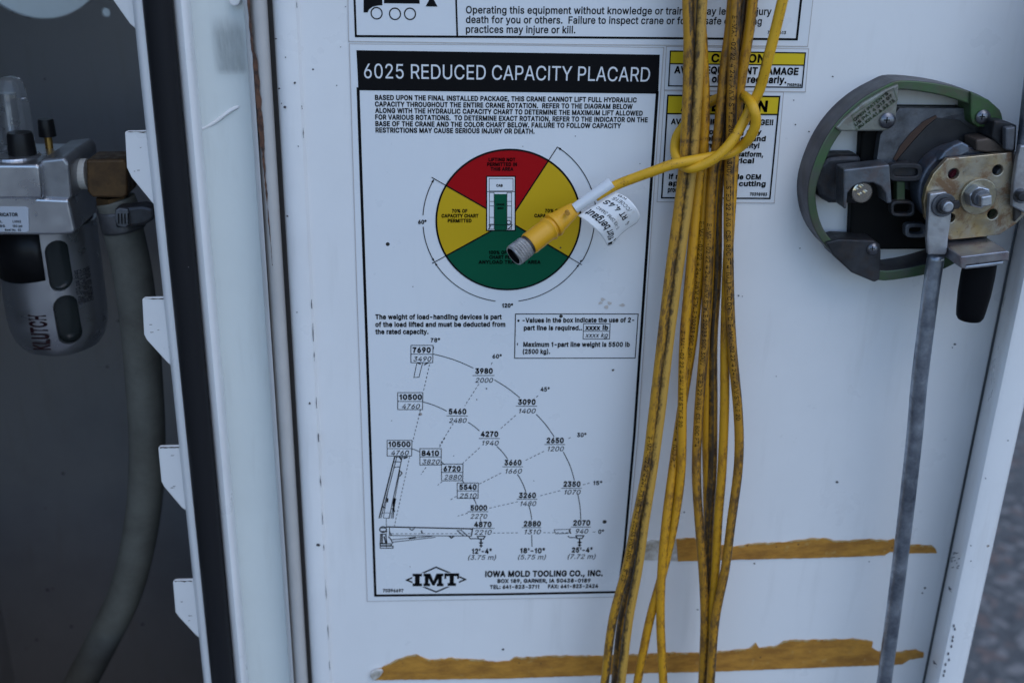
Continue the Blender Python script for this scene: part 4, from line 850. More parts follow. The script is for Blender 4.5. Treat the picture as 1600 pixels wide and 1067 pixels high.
# -- small caution sticker
z5 = lambda x, y: (1020 + x / 5.714, y / 5.714)
c1 = sticker('caution_sticker', [z5(122, 418), z5(1392, 440), z5(1362, 822), z5(102, 806)], 'small yellow and white caution sticker about equipment damage, upper one behind the cable', 'sticker')
k = Ink(Y1); k.poly([z5(158, 458), z5(1364, 474), z5(1354, 584), z5(153, 571)]); k.build('yellow_band', YELL2, c1)
k = Ink(Y2); k.line([z5(158, 459), z5(1363, 476), z5(1333, 783), z5(141, 769)], 1.9, closed=True); k.line([z5(153, 571), z5(1352, 585)], 1.7)
k.text('CAUTION', z5(520, 556), z5(1000, 560), 12.2, .02); k.text('AVOID EQUIPMENT DAMAGE', z5(190, 655), z5(1298, 670), 10.4, .02)
k.text('Check oil level regularly.', z5(265, 733), z5(1192, 745), 10.4, .02); k.text('71039134', z5(1198, 769), z5(1326, 773), 3.8, .03); k.build('caution_lettering', INK, c1)
# -- welding caution sticker
z6 = lambda x, y: (1020 + x / 5.335, 130 + y / 5.335)
c2 = sticker('caution_sticker', [z6(98, 66), z6(1090, 78), z6(1012, 1000), z6(35, 990)], 'larger yellow and white attention sticker beneath the small one, behind the knotted cable', 'sticker')
k = Ink(Y1); k.poly([z6(125, 102), z6(1060, 112), z6(1046, 262), z6(115, 254)]); k.build('yellow_band', YELL2, c2)
k = Ink(Y2); k.line([z6(126, 104), z6(1058, 114), z6(976, 962), z6(74, 957)], 2.4, closed=True); k.line([z6(116, 256), z6(1046, 263)], 2.2)
k.text('ATTENTION', z6(232, 230), z6(953, 238), 16, .025)
for s, x0, x1, b, b1, c in (('AVOID EQUIPMENT DAMAGE!!', 150, 1003, 343, 350, 8), ('Welding or cutting may', 200, 905, 424, 428, 7.5), ('destroy electronics and', 180, 940, 481, 484, 7.5), ('components & warranty!', 190, 888, 537, 541, 7.5),
                          ('If mounting welding platform,', 148, 920, 607, 614, 7.4), ('insulate all electrical', 148, 842, 663, 668, 7.4), ('If mounting on vehicle OEM', 133, 900, 799, 803, 7.4),
                          ('approved plasma cutting', 128, 940, 854, 859, 7.4), ('procedures', 124, 330, 908, 910, 7.4), ('70398983', 808, 952, 938, 940, 4.6)): k.text(s, z6(x0, b), z6(x1, b1), c, .022)
k.build('attention_lettering', INK, c2)

# ------------------------------------------------------------------ yellow cable
CR = .00218
cab = empty('yellow_cable', P(1110, 250, -.012), 'bundled yellow sensor cable hanging knotted over the door, greasy, with connector at its end', 'cable')
def strand(pts, mat, name='cable_length'):
    pw = [P(u, v, y) for u, v, y in pts]
    pw = [pw[0] + Vector((.004, 0, .16))] + pw            # runs on above the picture
    if name == 'cable_length': pw = pw + [pw[-1] + (pw[-1] - pw[-2]).normalized() * .10]
    path = catmull(pw, 10)
    return path, tube(name, path, CR, CB[mat], cab)
def depth(pts, ys):
    """linear depth profile over rows: ys = [(v, y), ...]"""
    out = []
    for u, v in pts:
        for (v0, y0), (v1, y1) in zip(ys, ys[1:]):
            if v <= v1 or (v1, y1) == ys[-1]:
                out.append((u, v, y0 + (y1 - y0) * max(0, min(1, (v - v0) / (v1 - v0))))); break
    return out
front, mid, rear = [(-20, -.018), (300, -.0175), (1075, -.030)], [(-20, -.014), (300, -.0135), (1075, -.025)], [(-20, -.0095), (300, -.0095), (1075, -.020)]
TRACES = [
 ('black', front, [(1075, -25), (1076, 60), (1075, 130), (1071, 220), (1066, 280), (1046, 430), (1034, 530), (1021, 640), (1009, 736), (994, 812), (978, 889), (958, 965), (943, 1080)]),
 ('dark', rear, [(1090, -25), (1088, 150), (1079, 280), (1056, 430), (1042, 530), (1029, 640), (1016, 736), (1003, 812), (990, 889), (972, 965), (960, 1080)]),
 ('tan', front, [(1099, -25), (1094, 60), (1091, 110), (1088, 170), (1083, 240), (1078, 290), (1059, 430), (1046, 530), (1033, 640), (1020, 736), (1008, 812), (997, 889), (983, 965), (969, 1080)]),
 ('yellow', mid, [(1094, -25), (1098, 80), (1101, 150), (1100, 215), (1092, 280), (1078, 430), (1069, 530), (1066, 640), (1064, 736), (1054, 812), (1037, 889), (1016, 965), (993, 1080)]),
 ('yellow', [(-20, -.010), (300, -.0105), (640, -.0125), (812, -.022), (1075, -.030)], [(1092, -25), (1094, 120), (1099, 215), (1101, 280), (1092, 430), (1082, 530), (1065, 640), (1051, 736), (1041, 812), (1034, 889), (1032, 965), (1037, 1080)]),
 ('brown', mid, [(1147, -25), (1140, 50), (1133, 100), (1128, 150), (1121, 220), (1113, 280), (1106, 430), (1101, 530), (1092, 640), (1088, 736), (1092, 812), (1098, 889), (1101, 965), (1097, 1080)]),
 ('dark', rear, [(1165, -25), (1152, 90), (1138, 170), (1128, 240), (1122, 300), (1120, 430), (1114, 530), (1114, 640), (1113, 736), (1108, 812), (1106, 889), (1106, 965), (1106, 1080)]),
 ('yellow', [(-20, -.0075), (1075, -.016)], [(1158, -25), (1140, 140), (1125, 240), (1116, 300), (1110, 430), (1106, 530), (1103, 640), (1105, 736), (1106, 812), (1108, 889), (1105, 965), (1100, 1080)]),
 ('brown', front, [(1152, -25), (1147, 60), (1144, 130), (1142, 220), (1139, 280), (1139, 430), (1143, 530), (1153, 640), (1155, 690), (1153, 736), (1143, 812), (1133, 889), (1118, 965), (1109, 1080)]),
 ('yellow', mid, [(1179, -25), (1171, 45), (1162, 100), (1156, 140), (1149, 210), (1145, 280), (1136, 430), (1133, 530), (1132, 640), (1128, 736), (1122, 812), (1118, 889), (1112, 965), (1107, 1080)]),
]
def cable_text(path, parent, s, s0, ang=0.0, h=.0019, flip=-1):
    """print wrapped on the jacket, running along it"""
    fr = frames(path); vs, fs = text_mesh(s, 0.01); sc_ = h / CAP; out = []
    for x, y in vs:
        d = s0 + x * sc_; i = 0
        while i < len(fr) - 2 and fr[i + 1][4] < d: i += 1
        p, T, sd_, fd, a = fr[i]; p2, T2, sd2, fd2, b = fr[i + 1]
        k = 0 if b == a else (d - a) / (b - a)
        c = p.lerp(p2, k); f_ = fd.lerp(fd2, k).normalized(); s_ = sd_.lerp(sd2, k).normalized()
        th = ang + (y * sc_ - h / 2) / CR * flip
        out.append(c + (f_ * math.cos(th) + s_ * math.sin(th)) * (CR * 1.02))
    me = bpy.data.meshes.new('cable_print'); me.from_pydata(out, [], fs); me.update()
    return link('cable_print', me, INK, parent)
PR = 'E-MA1-02 22/4 24V AWM STYLE 20233 90C 300V  LISTED 22 AWG  CSA 80C FT4  (UL) PLTC OR ITC  '
for i, (mt, prof, pts) in enumerate(TRACES):
    pth, ob = strand(depth(pts, prof), mt)
    if i in (0, 4, 5, 8, 3):
        st = .16 + {0: .20, 4: .10, 5: .10, 8: .012, 3: .15}[i]
        tot = frames(pth)[-1][4]
        cable_text(pth, ob, (PR * 2)[:{0: 50, 4: 80, 5: 70, 8: 120, 3: 30}[i]], st, {0: .2, 4: .35, 5: .3, 8: .25, 3: .5}[i])
# knot: comes down at right, across the front, round the left, behind, back over the right and out to the connector
knot = [(1229, -25, -.028), (1223, 0, -.028), (1211, 50, -.027), (1198, 100, -.026), (1187, 140, -.0235), (1174, 166, -.0222), (1163, 188, -.0228), (1150, 211, -.0245), (1136, 230, -.0255), (1118, 247, -.0255), (1098, 258, -.0245), (1078, 263, -.023),
        (1063, 256, -.019), (1056, 242, -.015), (1055, 227, -.011), (1059, 211, -.007), (1069, 197, -.0045), (1087, 178, -.004), (1105, 163, -.004), (1120, 155, -.004), (1140, 150, -.005), (1156, 149, -.0105), (1168, 155, -.021), (1177, 170, -.0285),
        (1181, 191, -.0285), (1173, 213, -.0265), (1158, 229, -.0225), (1140, 240, -.0218), (1119, 244, -.0216), (1098, 248, -.0222), (1076, 252, -.0235), (1048, 258, -.0235), (1020, 268, -.022), (995, 277, -.020), (962, 290, -.018), (930, 308, -.018)]
strand(knot, 'bright', 'knotted_length')
# connector
A = P(897, 327, -.0165); B = P(826, 382, -.0285); ax = (B - A).normalized()
con = empty('connector', Vector((0, 0, 0)), None, None); con.parent = cab; con.location = A - cab.location
m_ = mpp(860, 355, -.021); Lc = (B - A).length
lathe('grip', A, ax, [(-.0005, 8 * m_), (0, 11 * m_), (Lc * .06, 12.5 * m_), (Lc * .25, 15.5 * m_), (Lc * .40, 17.6 * m_), (Lc * .405, 19.3 * m_), (Lc * .44, 20.4 * m_), (Lc * .475, 19.4 * m_), (Lc * .485, 16.3 * m_), (Lc * .525, 16.3 * m_), (Lc * .535, 18.8 * m_),
      (Lc * .56, 20.0 * m_), (Lc * .59, 18.2 * m_), (Lc * .62, 17.5 * m_), (Lc * .97, 17.8 * m_), (Lc, 17.0 * m_)], CONN, con)
lathe('washer', A, ax, [(Lc, 15.5 * m_), (Lc * 1.05, 15.5 * m_)], DARKM, con)
# knurled nut: crossed diagonal ridges
bm = bmesh.new(); e1 = ax.cross(Vector((0, 0, 1))).normalized(); e2 = ax.cross(e1); n_th, n_h = 108, 18; h0, h1 = Lc * 1.045, Lc * 1.045 + 27 * m_; rows = []
for i in range(n_h + 1):
    row = []
    for j in range(n_th):
        th = 2 * math.pi * j / n_th
        a = j + i * 1.0; b = j - i * 1.0
        edge = i in (0, 1, n_h, n_h - 1)
        rr = 16.8 * m_ + (0 if edge else .5 * m_ * (((i + j) % 3 == 0) + ((i - j) % 3 == 0) - .6)) - (.8 * m_ if i in (0, n_h) else 0)
        row.append(bm.verts.new(A + ax * (h0 + (h1 - h0) * i / n_h) + (e1 * math.cos(th) + e2 * math.sin(th)) * rr))
    rows.append(row)
inn = [[bm.verts.new(A + ax * hh + (e1 * math.cos(2 * math.pi * j / n_th) + e2 * math.sin(2 * math.pi * j / n_th)) * 14.2 * m_) for j in range(n_th)] for hh in (h1, h0 + (h1 - h0) * .1)]
rows += inn
for a, b in zip(rows, rows[1:]):
    for j in range(n_th): bm.faces.new((a[j], a[(j + 1) % n_th], b[(j + 1) % n_th], b[j]))
bm.faces.new(inn[-1]); nut = bm_obj('coupling_nut', bm, KNURL, con)
nut.data.materials.append(SOOT)
for f in nut.data.polygons:
    d_ = f.center - (A - con.location - cab.location if False else Vector((0, 0, 0))); rad_ = (d_ - ax * d_.dot(ax)).length
    if rad_ < 14.6 * m_: f.material_index = 1
lathe('socket_insert', A, ax, [(h0 + (h1 - h0) * .1, 10.5 * m_), (h1 - 6 * m_, 10.5 * m_), (h1 - 5.5 * m_, 10 * m_), (h1 - 5.4 * m_, 0)], BLKPL, con)
ydisc('mould_mark', 887, 334, -.0262, -.0235, 3.6, nmat('mark_brown', (.42, .20, .02), .5), con, n=14)
# wrap sleeve and flag label
S0 = P(898, 326, -.0185); S1 = P(956, 286, -.0178)
lathe('label_sleeve', S0, S1 - S0, [(0, 8.2 * m_), ((S1 - S0).length, 9.8 * m_)], SLEEVE, cab, n=28)
f7 = lambda x, y: (770 + x / 5.615, 240 + y / 5.615)
flag = [[(745, 545), (860, 475), (970, 408), (1080, 340)], [(830, 605), (950, 540), (1075, 455), (1180, 390)], [(920, 685), (1035, 620), (1150, 530), (1255, 470)], [(975, 755), (1070, 700), (1180, 610), (1290, 545)], [(1005, 808), (1050, 795), (1145, 690), (1265, 608)]]
fy = [-.019, -.0215, -.0225, -.0205, -.0185]
def flag_pt(a, b):
    """a across the flag 0..1 (along the sleeve), b away from the sleeve 0..1"""
    def cr(q, t):
        t = t * (len(q) - 1); i = min(int(t), len(q) - 2); t -= i
        g = lambda k: q[max(0, min(len(q) - 1, k))]
        p0, p1, p2, p3 = g(i - 1), g(i), g(i + 1), g(i + 2)
        return tuple(.5 * (2 * B_ + (C_ - A_) * t + (2 * A_ - 5 * B_ + 4 * C_ - D_) * t * t + (3 * B_ - A_ - 3 * C_ + D_) * t ** 3) for A_, B_, C_, D_ in zip(p0, p1, p2, p3))
    cols = [cr(r, a) + (fy[i],) for i, r in enumerate(flag)]
    x, y, d = cr(cols, b); return P(*f7(x, y), d)
bm = bmesh.new(); G = [[bm.verts.new(flag_pt(i / 16, j / 16)) for i in range(17)] for j in range(17)]
for j in range(16):
    for i in range(16): bm.faces.new((G[j][i], G[j][i + 1], G[j + 1][i + 1], G[j + 1][i]))
fl = bm_obj('flag_label', bm, PAPER, cab, smooth=True)
so = fl.modifiers.new('solid', 'SOLIDIFY'); so.thickness = .00025; so.offset = 0
pv = []; pf = []
def flag_text(s, a0, b0, b1, ht, bold):
    vs, fs = text_mesh(s, bold); x0 = min(v[0] for v in vs); x1 = max(v[0] for v in vs); base = len(pv)
    for x, y in vs:
        p = flag_pt(min(1, max(0, a0 - y / CAP * ht)), b0 + (b1 - b0) * (x - x0) / (x1 - x0)); pv.append(p + FRONT * .0003)
    pf.extend(tuple(base + i for i in f) for f in fs)
flag_text('fürr bergaut', .30, .84, .04, .15, .02); flag_text('E-KB DPM 3MAC', .46, .70, .08, .07, .0); flag_text('RT 4.4S', .70, .62, .06, .12, .015); flag_text('/CC0E15', .84, .52, .10, .08, 0); flag_text('4', .72, .80, .72, .11, .0); flag_text('KB', .96, .26, .10, .06, 0)
for (a0, a1, b0, b1) in ((.10, .30, .97, .90), (.34, .42, .93, .89)):
    base = len(pv); pv.extend(flag_pt(a, b) + FRONT * .0003 for a, b in ((a0, b0), (a1, b0), (a1, b1), (a0, b1))); pf.append((base, base + 1, base + 2, base + 3))
me = bpy.data.meshes.new('label_print'); me.from_pydata(pv, [], pf); me.update(); link('label_print', me, INK, fl)

# ------------------------------------------------------------------ latch
K = lambda x, y: (1230 + x / 2.965, 100 + y / 2.965)
kp = lambda pts: [K(*p) for p in pts]
lat = empty('door_latch', P(1420, 290, 0), 'greasy zinc plated rotary door latch in an oval green ring with rods', 'latch')
outer = [(1000, 262), (985, 215), (930, 168), (850, 128), (700, 91), (530, 76), (450, 103), (340, 166), (240, 258), (165, 368), (112, 500), (95, 600), (104, 700), (136, 785), (200, 868), (300, 945), (420, 1003), (560, 992), (680, 967), (760, 935), (850, 880), (930, 800), (985, 700), (1015, 560), (1018, 400)]
inner = [(950, 292), (940, 262), (900, 215), (830, 183), (695, 143), (525, 121), (465, 145), (365, 205), (270, 295), (205, 390), (155, 510), (133, 600), (143, 690), (172, 770), (230, 840), (320, 905), (425, 955), (555, 946), (672, 917), (735, 890), (815, 840), (890, 770), (940, 685), (968, 560), (970, 400)]
def smooth_loop(q, per=4): 
    pts = [Vector((x, y, 0)) for x, y in q]; n = len(pts); out = []
    for i in range(n):
        p0, p1, p2, p3 = pts[i - 1], pts[i], pts[(i + 1) % n], pts[(i + 2) % n]
        for k in range(per):
            t = k / per; v = .5 * (2 * p1 + (p2 - p0) * t + (2 * p0 - 5 * p1 + 4 * p2 - p3) * t * t + (3 * p1 - p0 - 3 * p2 + p3) * t ** 3); out.append((v.x, v.y))
    return out
YR = -.0155
ro, ri = [P(*K(*p), YR) for p in smooth_loop(outer)], [P(*K(*p), YR) for p in smooth_loop(inner)]
bm = bmesh.new(); n = len(ro)
vo, vi = [bm.verts.new(p) for p in ro], [bm.verts.new(p) for p in ri]
bo, bi = [bm.verts.new((p.x, .0, p.z)) for p in ro], [bm.verts.new((p.x, 0, p.z)) for p in ri]
for i in range(n):
    j = (i + 1) % n
    for q_ in ((vo[i], vo[j], vi[j], vi[i]), (vo[i], bo[i], bo[j], vo[j]), (vi[i], vi[j], bi[j], bi[i])): bm.faces.new(q_)
rg = bm_obj('ring', bm, metal('ring_side_zinc', (.085, .075, .085), (.05, .052, .055), .42, 30, .6, rust=.5, rc=(.075, .06, .045), thr=(.5, .66)), lat, bevel=.0006)
rg.data.materials.append(GREENZ)
for f in rg.data.polygons:
    if abs(f.normal.y) > .8: f.material_index = 1
# corner lugs
cp = prism('corner_plate', kp([(518, 94), (516, 150), (503, 262), (488, 296), (455, 312), (248, 314), (224, 298), (262, 256), (350, 182), (455, 120)]), YR - .0016, -.004, metal('worn_plate', (.26, .275, .24), (.20, .195, .175), .42, 80, .6, rust=.35), lat, bevel=.0007)
em = Ink(YR - .0019)
em.line(kp([(300, 240), (492, 112), (512, 168), (322, 306)]), .8, closed=True)
for s, a, b in (('OPEN PATENTS', (312, 268), (470, 140)), ('US PAT 4 312 07', (318, 290), (490, 150)), ('RU KH 41 6 33 15', (334, 302), (500, 172))):
    em.text(s, K(*a), K(*b), 4.6, .02)
em.build('cast_lettering', metal('lettering_green', (.13, .19, .10), (.09, .11, .075), .5, 80, .5), cp)
prism('lower_lug', kp([(178, 828), (240, 812), (400, 818), (432, 838), (436, 870), (430, 1000), (405, 1012), (300, 968), (215, 890)]), YR - .0016, -.004, DARKM, lat, bevel=.0007)
prism('upper_lug', kp([(850, 128), (935, 168), (988, 215), (1002, 262), (955, 296), (885, 294), (858, 275), (850, 240)]), YR - .0016, -.004, GREENZ, lat, bevel=.0007)
def screw(x, y, yf, r):
    o = lathe('screw', P(*K(x, y), yf + .0022), Vector((0, -1, 0)), [(0, r * .95), (.0008, r), (.0016, r * .8), (.0022, r * .45), (.0023, 0)], metal('screw_steel', (.24, .25, .28), (.12, .12, .13), .35, 200, .9), lat, n=20)
    c = P(*K(x, y), yf - .0006); a = Ink(yf - .00035)
    for sx, sz in ((1, .18), (.18, 1)): a.add([(c.x - r * .4 * sx, yf - .00035, c.z - r * .4 * sz), (c.x + r * .4 * sx, yf - .00035, c.z - r * .4 * sz), (c.x + r * .4 * sx, yf - .00035, c.z + r * .4 * sz), (c.x - r * .4 * sx, yf - .00035, c.z + r * .4 * sz)], [(0, 1, 2, 3)])
    a.build('drive_slot', SOOT, o)
screw(463, 262, YR - .0040, .0034); screw(905, 246, YR - .0040, .0032); screw(396, 856, YR - .0036, .0028)
# housing
prism('housing', kp([(345, 322), (520, 198), (840, 200), (960, 300), (980, 420), (900, 760), (770, 860), (290, 862), (300, 640), (340, 420)]), -.006, 0, SOOT, lat, bevel=.001)
dish_c = P(*K(690, 470), -.0065)
dish = prism('dish', kp([(415, 450), (432, 330), (520, 205), (835, 207), (940, 300), (960, 420), (840, 560), (640, 620), (500, 560)]), -.0105, -.0062, GREYM, lat)
sc_c = P(*K(720, 500), 0); sr = .12
cut(dish, [lathe('hollow', Vector((sc_c.x, -.0072 - sr, sc_c.z)), Vector((0, 1, 0)), [(-sr, 0)] + [(-sr * math.cos(t), sr * math.sin(t)) for t in [math.pi * i / 64 for i in range(1, 64)]] + [(sr, 0)], None, n=64)])
dish.data.polygons.foreach_set('use_smooth', [True] * len(dish.data.polygons)); sharp(dish, 12)
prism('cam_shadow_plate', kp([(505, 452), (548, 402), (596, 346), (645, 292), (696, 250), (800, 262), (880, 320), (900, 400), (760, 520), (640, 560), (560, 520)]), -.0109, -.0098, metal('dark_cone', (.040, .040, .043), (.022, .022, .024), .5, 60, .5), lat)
prism('rust_streak', kp([(492, 442), (524, 382), (574, 320), (632, 268), (690, 238), (694, 248), (644, 288), (592, 345), (545, 400), (503, 450)]), -.0112, -.0108, nmat('streak_rust', (.05, .024, .014), .7), lat)
prism('lock_block', kp([(148, 620), (130, 560), (150, 470), (190, 432), (250, 424), (345, 424), (345, 650), (200, 648)]), -.012, 0, DARKM, lat, bevel=.002)
prism('lock_bracket', kp([(262, 490), (475, 466), (486, 645), (462, 648), (455, 600), (436, 570), (400, 552), (350, 552), (305, 570), (280, 600), (276, 672), (262, 672)]), -.0255, -.015, metal('bracket_zinc', (.17, .185, .21), (.10, .11, .125), .40, 100, .75, rust=.4), lat, bevel=.0007)
bx = [(262, 490), (262, 672), (247, 660), (240, 486)]
ydisc('lock_cylinder', *K(350, 596), -.0185, -.010, 17, SHINY, lat, bevel=.0008)
kc = P(*K(352, 590), -.0189)
for a, b in ((330, 590), (352, 575), (370, 600), (345, 610)): ydisc('lock_pin', *K(a, b), -.0200, -.0185, 3.2, SHINY, lat, n=10)
def link_loop(x0, y0, x1, y1, yf, w_=26, mat=DARKM):
    o_ = []; i_ = []
    cx, cy = (x0 + x1) / 2, (y0 + y1) / 2; a = (x1 - x0) / 2; b = (y1 - y0) / 2
    bm = bmesh.new(); A_ = []; B_ = []
    for k in range(28):
        t = 2 * math.pi * k / 28; sx = math.copysign(abs(math.cos(t)) ** .5, math.cos(t)); sy = math.copysign(abs(math.sin(t)) ** .5, math.sin(t))
        p = P(*K(cx + a * sx, cy + b * sy), yf); q_ = P(*K(cx + (a - w_ / 2) * sx, cy + (b - w_ / 2) * sy), yf)
        A_.append((bm.verts.new(p), bm.verts.new(p + Vector((0, .004, 0))))); B_.append((bm.verts.new(q_), bm.verts.new(q_ + Vector((0, .004, 0)))))
    for k in range(28):
        j = (k + 1) % 28
        bm.faces.new((A_[k][0], A_[j][0], B_[j][0], B_[k][0])); bm.faces.new((A_[k][0], A_[k][1], A_[j][1], A_[j][0])); bm.faces.new((B_[k][0], B_[j][0], B_[j][1], B_[k][1])); bm.faces.new((A_[k][1], B_[k][1], B_[j][1], A_[j][1]))
    return bm_obj('link', bm, mat, lat, bevel=.0004)
link_loop(470, 462, 628, 545, -.020, 44); link_loop(482, 636, 592, 708, -.019, 26); link_loop(548, 740, 650, 806, -.017, 36, GREYM)
prism('link_bar', kp([(485, 470), (560, 452), (625, 490), (620, 540), (545, 540), (482, 520)]), -.0178, -.014, DARKM, lat, bevel=.0008)
prism('link_bar', kp([(508, 545), (548, 545), (548, 640), (508, 640)]), -.0165, -.012, GREENZ, lat, bevel=.0006)
# drum and gold plate
dc = K(800, 590)
ydisc('drum', dc[0] - 2, dc[1] - 6, -.021, -.0105, 62, metal('drum_blue', (.11, .13, .17), (.05, .06, .075), .45, 60, .6, rust=.4), lat, n=48, bevel=.001)
prism('drum_stop', kp([(740, 440), (700, 450), (730, 405), (770, 378), (812, 362), (845, 380), (845, 412), (800, 432)]), -.0235, -.018, metal('stop_blue', (.17, .20, .25), (.09, .11, .14), .4, 60, .7, rust=.4), lat, bevel=.0008)
YG = -.0275
gp = prism('cam_plate', kp([(742, 440), (1066, 408), (1074, 414), (1094, 560), (1120, 640), (1104, 700), (1060, 742), (985, 792), (860, 806), (755, 816), (690, 790), (640, 715), (632, 640), (645, 575), (678, 508)]), YG, YG + .0028, GOLD, lat)
cs = [cyl('hole', P(*K(x, y), YG - .004), P(*K(x, y), YG - .004) + Vector((0, .012, 0)), r / 2.965 * mpp(1500, 300, YG), None, n=20) for x, y, r in ((790, 521, 25), (996, 503, 24), (972, 708, 24), (775, 726, 22))]
gpl = gp.location.copy(); cut(gp, cs)
b_ = gp.modifiers.new('bevel', 'BEVEL'); b_.width = .0004; b_.segments = 2; b_.limit_method = 'ANGLE'
ydisc('back_pin', *K(788, 524), YG + .004, YG + .010, 10, nmat('red_dot', (.16, .015, .03), .5), lat, n=14); ydisc('back_pin', *K(994, 505), YG + .0022, YG + .010, 8, GREYM, lat, n=14)
prism('plate_flange', kp([(1050, 412), (1078, 414), (1094, 560), (1088, 700), (1055, 735), (1058, 560)]), YG - .002, YG + .006, metal('flange_dark', (.10, .095, .09), (.05, .045, .045), .45, 60, .6), lat, bevel=.0006)
prism('stop_block', kp([(960, 262), (1020, 268), (1066, 286), (1058, 408), (1015, 404), (948, 345)]), -.025, -.012, DARKM, lat, bevel=.0008)
prism('stop_face', kp([(1012, 296), (1060, 290), (1052, 406), (1012, 400)]), -.029, -.0255, metal('face_grey', (.17, .19, .22), (.10, .10, .11), .45, 60, .6), lat, bevel=.0008)
prism('stop_block', kp([(876, 352), (930, 344), (1020, 372), (1020, 412), (925, 412), (876, 405)]), -.024, -.012, metal('block_brown', (.10, .075, .06), (.05, .04, .035), .5, 60, .4), lat, bevel=.0008)
# centre bolt
def hexnut(name, x, y, yf, yb, rpx, mat, ph=.2, n=6):
    a = P(*K(x, y), yf); return cyl(name, a, Vector((a.x, yb, a.z)), rpx / 2.965 * mpp(1530, 310, yf), mat, lat, n=n, ph=ph, bevel=.0006)
ydisc('washer', *K(888, 616), YG - .0014, YG, 83 / 2.965, metal('washer_gold', (.40, .36, .25), (.34, .31, .24), .35, 80, .85, rust=.4), lat, n=36, bevel=.0004)
hexnut('nut', 895, 620, YG - .0065, YG - .001, 54, ZINC); hexnut('nut', 905, 624, YG - .0095, YG - .006, 40, GREYM, .5, 20); hexnut('stud', 925, 636, YG - .0135, YG - .009, 34, ZINC, .6, 4)
# rods
RZ = YG - .0012
prism('rod_end', kp([(662, 602), (738, 592), (764, 640), (760, 720), (748, 800), (742, 868), (735, 885), (655, 885), (648, 800), (655, 700)]), RZ - .0032, RZ - .0002, metal('rod_end_zinc', (.52, .53, .55), (.40, .41, .43), .4, 80, .85, rust=.25), lat, bevel=.0006)
path = [P(1463, 397, -.0265), P(1455, 450, -.0262), P(1436, 600, -.0255), P(1429, 680, -.025), P(1406, 880, -.024), P(1381, 1069, -.023), P(1366, 1180, -.022)]
tube('latch_rod', catmull(path, 6), .00372, RODM, lat, n=24)
ydisc('washer', *K(728, 656), RZ - .0046, RZ - .0032, 55 / 2.965, GREYM, lat, n=30, bevel=.0004)
ydisc('retaining_ring', *K(735, 660), RZ - .0062, RZ - .0045, 38 / 2.965, DARKM, lat, n=24, bevel=.0004); ydisc('pin', *K(748, 664), RZ - .0090, RZ - .004, 25 / 2.965, ZINC, lat, n=20, bevel=.0006)
prism('retaining_tab', kp([(768, 640), (798, 632), (806, 655), (796, 672), (768, 676)]), RZ - .006, RZ - .0045, DARKM, lat, bevel=.0004)
prism('rod_end', kp([(1082, 380), (1140, 372), (1140, 700), (1098, 690), (1044, 662), (1050, 560), (1068, 440)]), RZ - .0032, RZ - .0002, metal('rod_end_pale', (.45, .46, .48), (.36, .37, .40), .4, 80, .85, rust=.25), lat, bevel=.0006)
path = [P(1602, 240, -.028), P(1615, 120, -.027), P(1640, -60, -.026)]
tube('latch_rod', catmull(path, 6), .00372, RODM, lat, n=20)
ydisc('washer', *K(1090, 616), RZ - .0060, RZ - .0032, 32 / 2.965, GREYM, lat, n=30, bevel=.0004); ydisc('pin', *K(1094, 618), RZ - .0085, RZ - .004, 22 / 2.965, DARKM, lat, n=20, bevel=.0006)
# stop bracket and rubber bumper
prism('bumper_bracket', kp([(805, 892), (1022, 866), (1030, 872), (1028, 916), (1005, 912), (830, 934), (826, 950), (806, 948)]), -.0445, -.020, metal('bracket_bright', (.40, .39, .40), (.25, .24, .26), .35, 70, .85, rust=.35, rc=(.2, .06, .05)), lat, bevel=.001)
prism('bracket_lip', kp([(826, 936), (1004, 914), (1004, 932), (824, 952)]), -.0435, -.0415, ZINC, lat, bevel=.0005)
lathe('rivet', P(*K(900, 862), -.034), Vector((0, -.25, 1)), [(0, .0022), (.0014, .0018), (.002, 0)], ZINC, lat, n=16)
bt = P(1525, 424, -.032); zb = P(1519, 503, -.032).z; rb = 24 * mpp(1525, 440, -.032)
lathe('rubber_bumper', Vector((P(1522, 460, -.032).x, -.032, bt.z + .004)), Vector((0, 0, -1)), [(0, rb), (.006, rb * 1.02), ((bt.z - zb) * .6, rb * 1.0), ((bt.z - zb) * .92, rb * .90), ((bt.z - zb) * 1.05, rb * .84), ((bt.z - zb) * 1.11, rb * .72), ((bt.z - zb) * 1.13, 0)], nmat('bumper_rubber', (.006, .006, .007), .5, 0, .06), lat)

# ------------------------------------------------------------------ air line lubricator
YL = .062
def zof(u, v, y=YL): return P(u, v, y).z
lub = empty('air_lubricator', P(70, 575, YL), 'silver air line lubricator with slotted bowl guard and black knobs in dark compartment', 'lubricator')
ml = mpp(80, 470, YL); axu = P(78, 450, YL).x; rB = 77 * ml
YCEN = YL + .006
def lz(v): return P(80, v, YCEN - rB * .8).z
prof = [(0, rB * 1.0)]
zt = lz(360); H = zt - lz(566)
guard = lathe('bowl_guard', Vector((axu, YCEN, zt)), Vector((0, 0, -1)), [(0, rB), (H * .70, rB), (H * .80, rB * .975), (H * .88, rB * .91), (H * .95, rB * .78), (H * .99, rB * .55), (H * 1.0, rB * .3), (H * .985, rB * .3), (H * .93, rB * .72), (H * .86, rB * .85), (H * .78, rB * .92), (H * .7, rB * .94), (0, rB * .94)], ALU, lub, n=96)
bmx = bmesh.new(); bmx.from_mesh(guard.data)
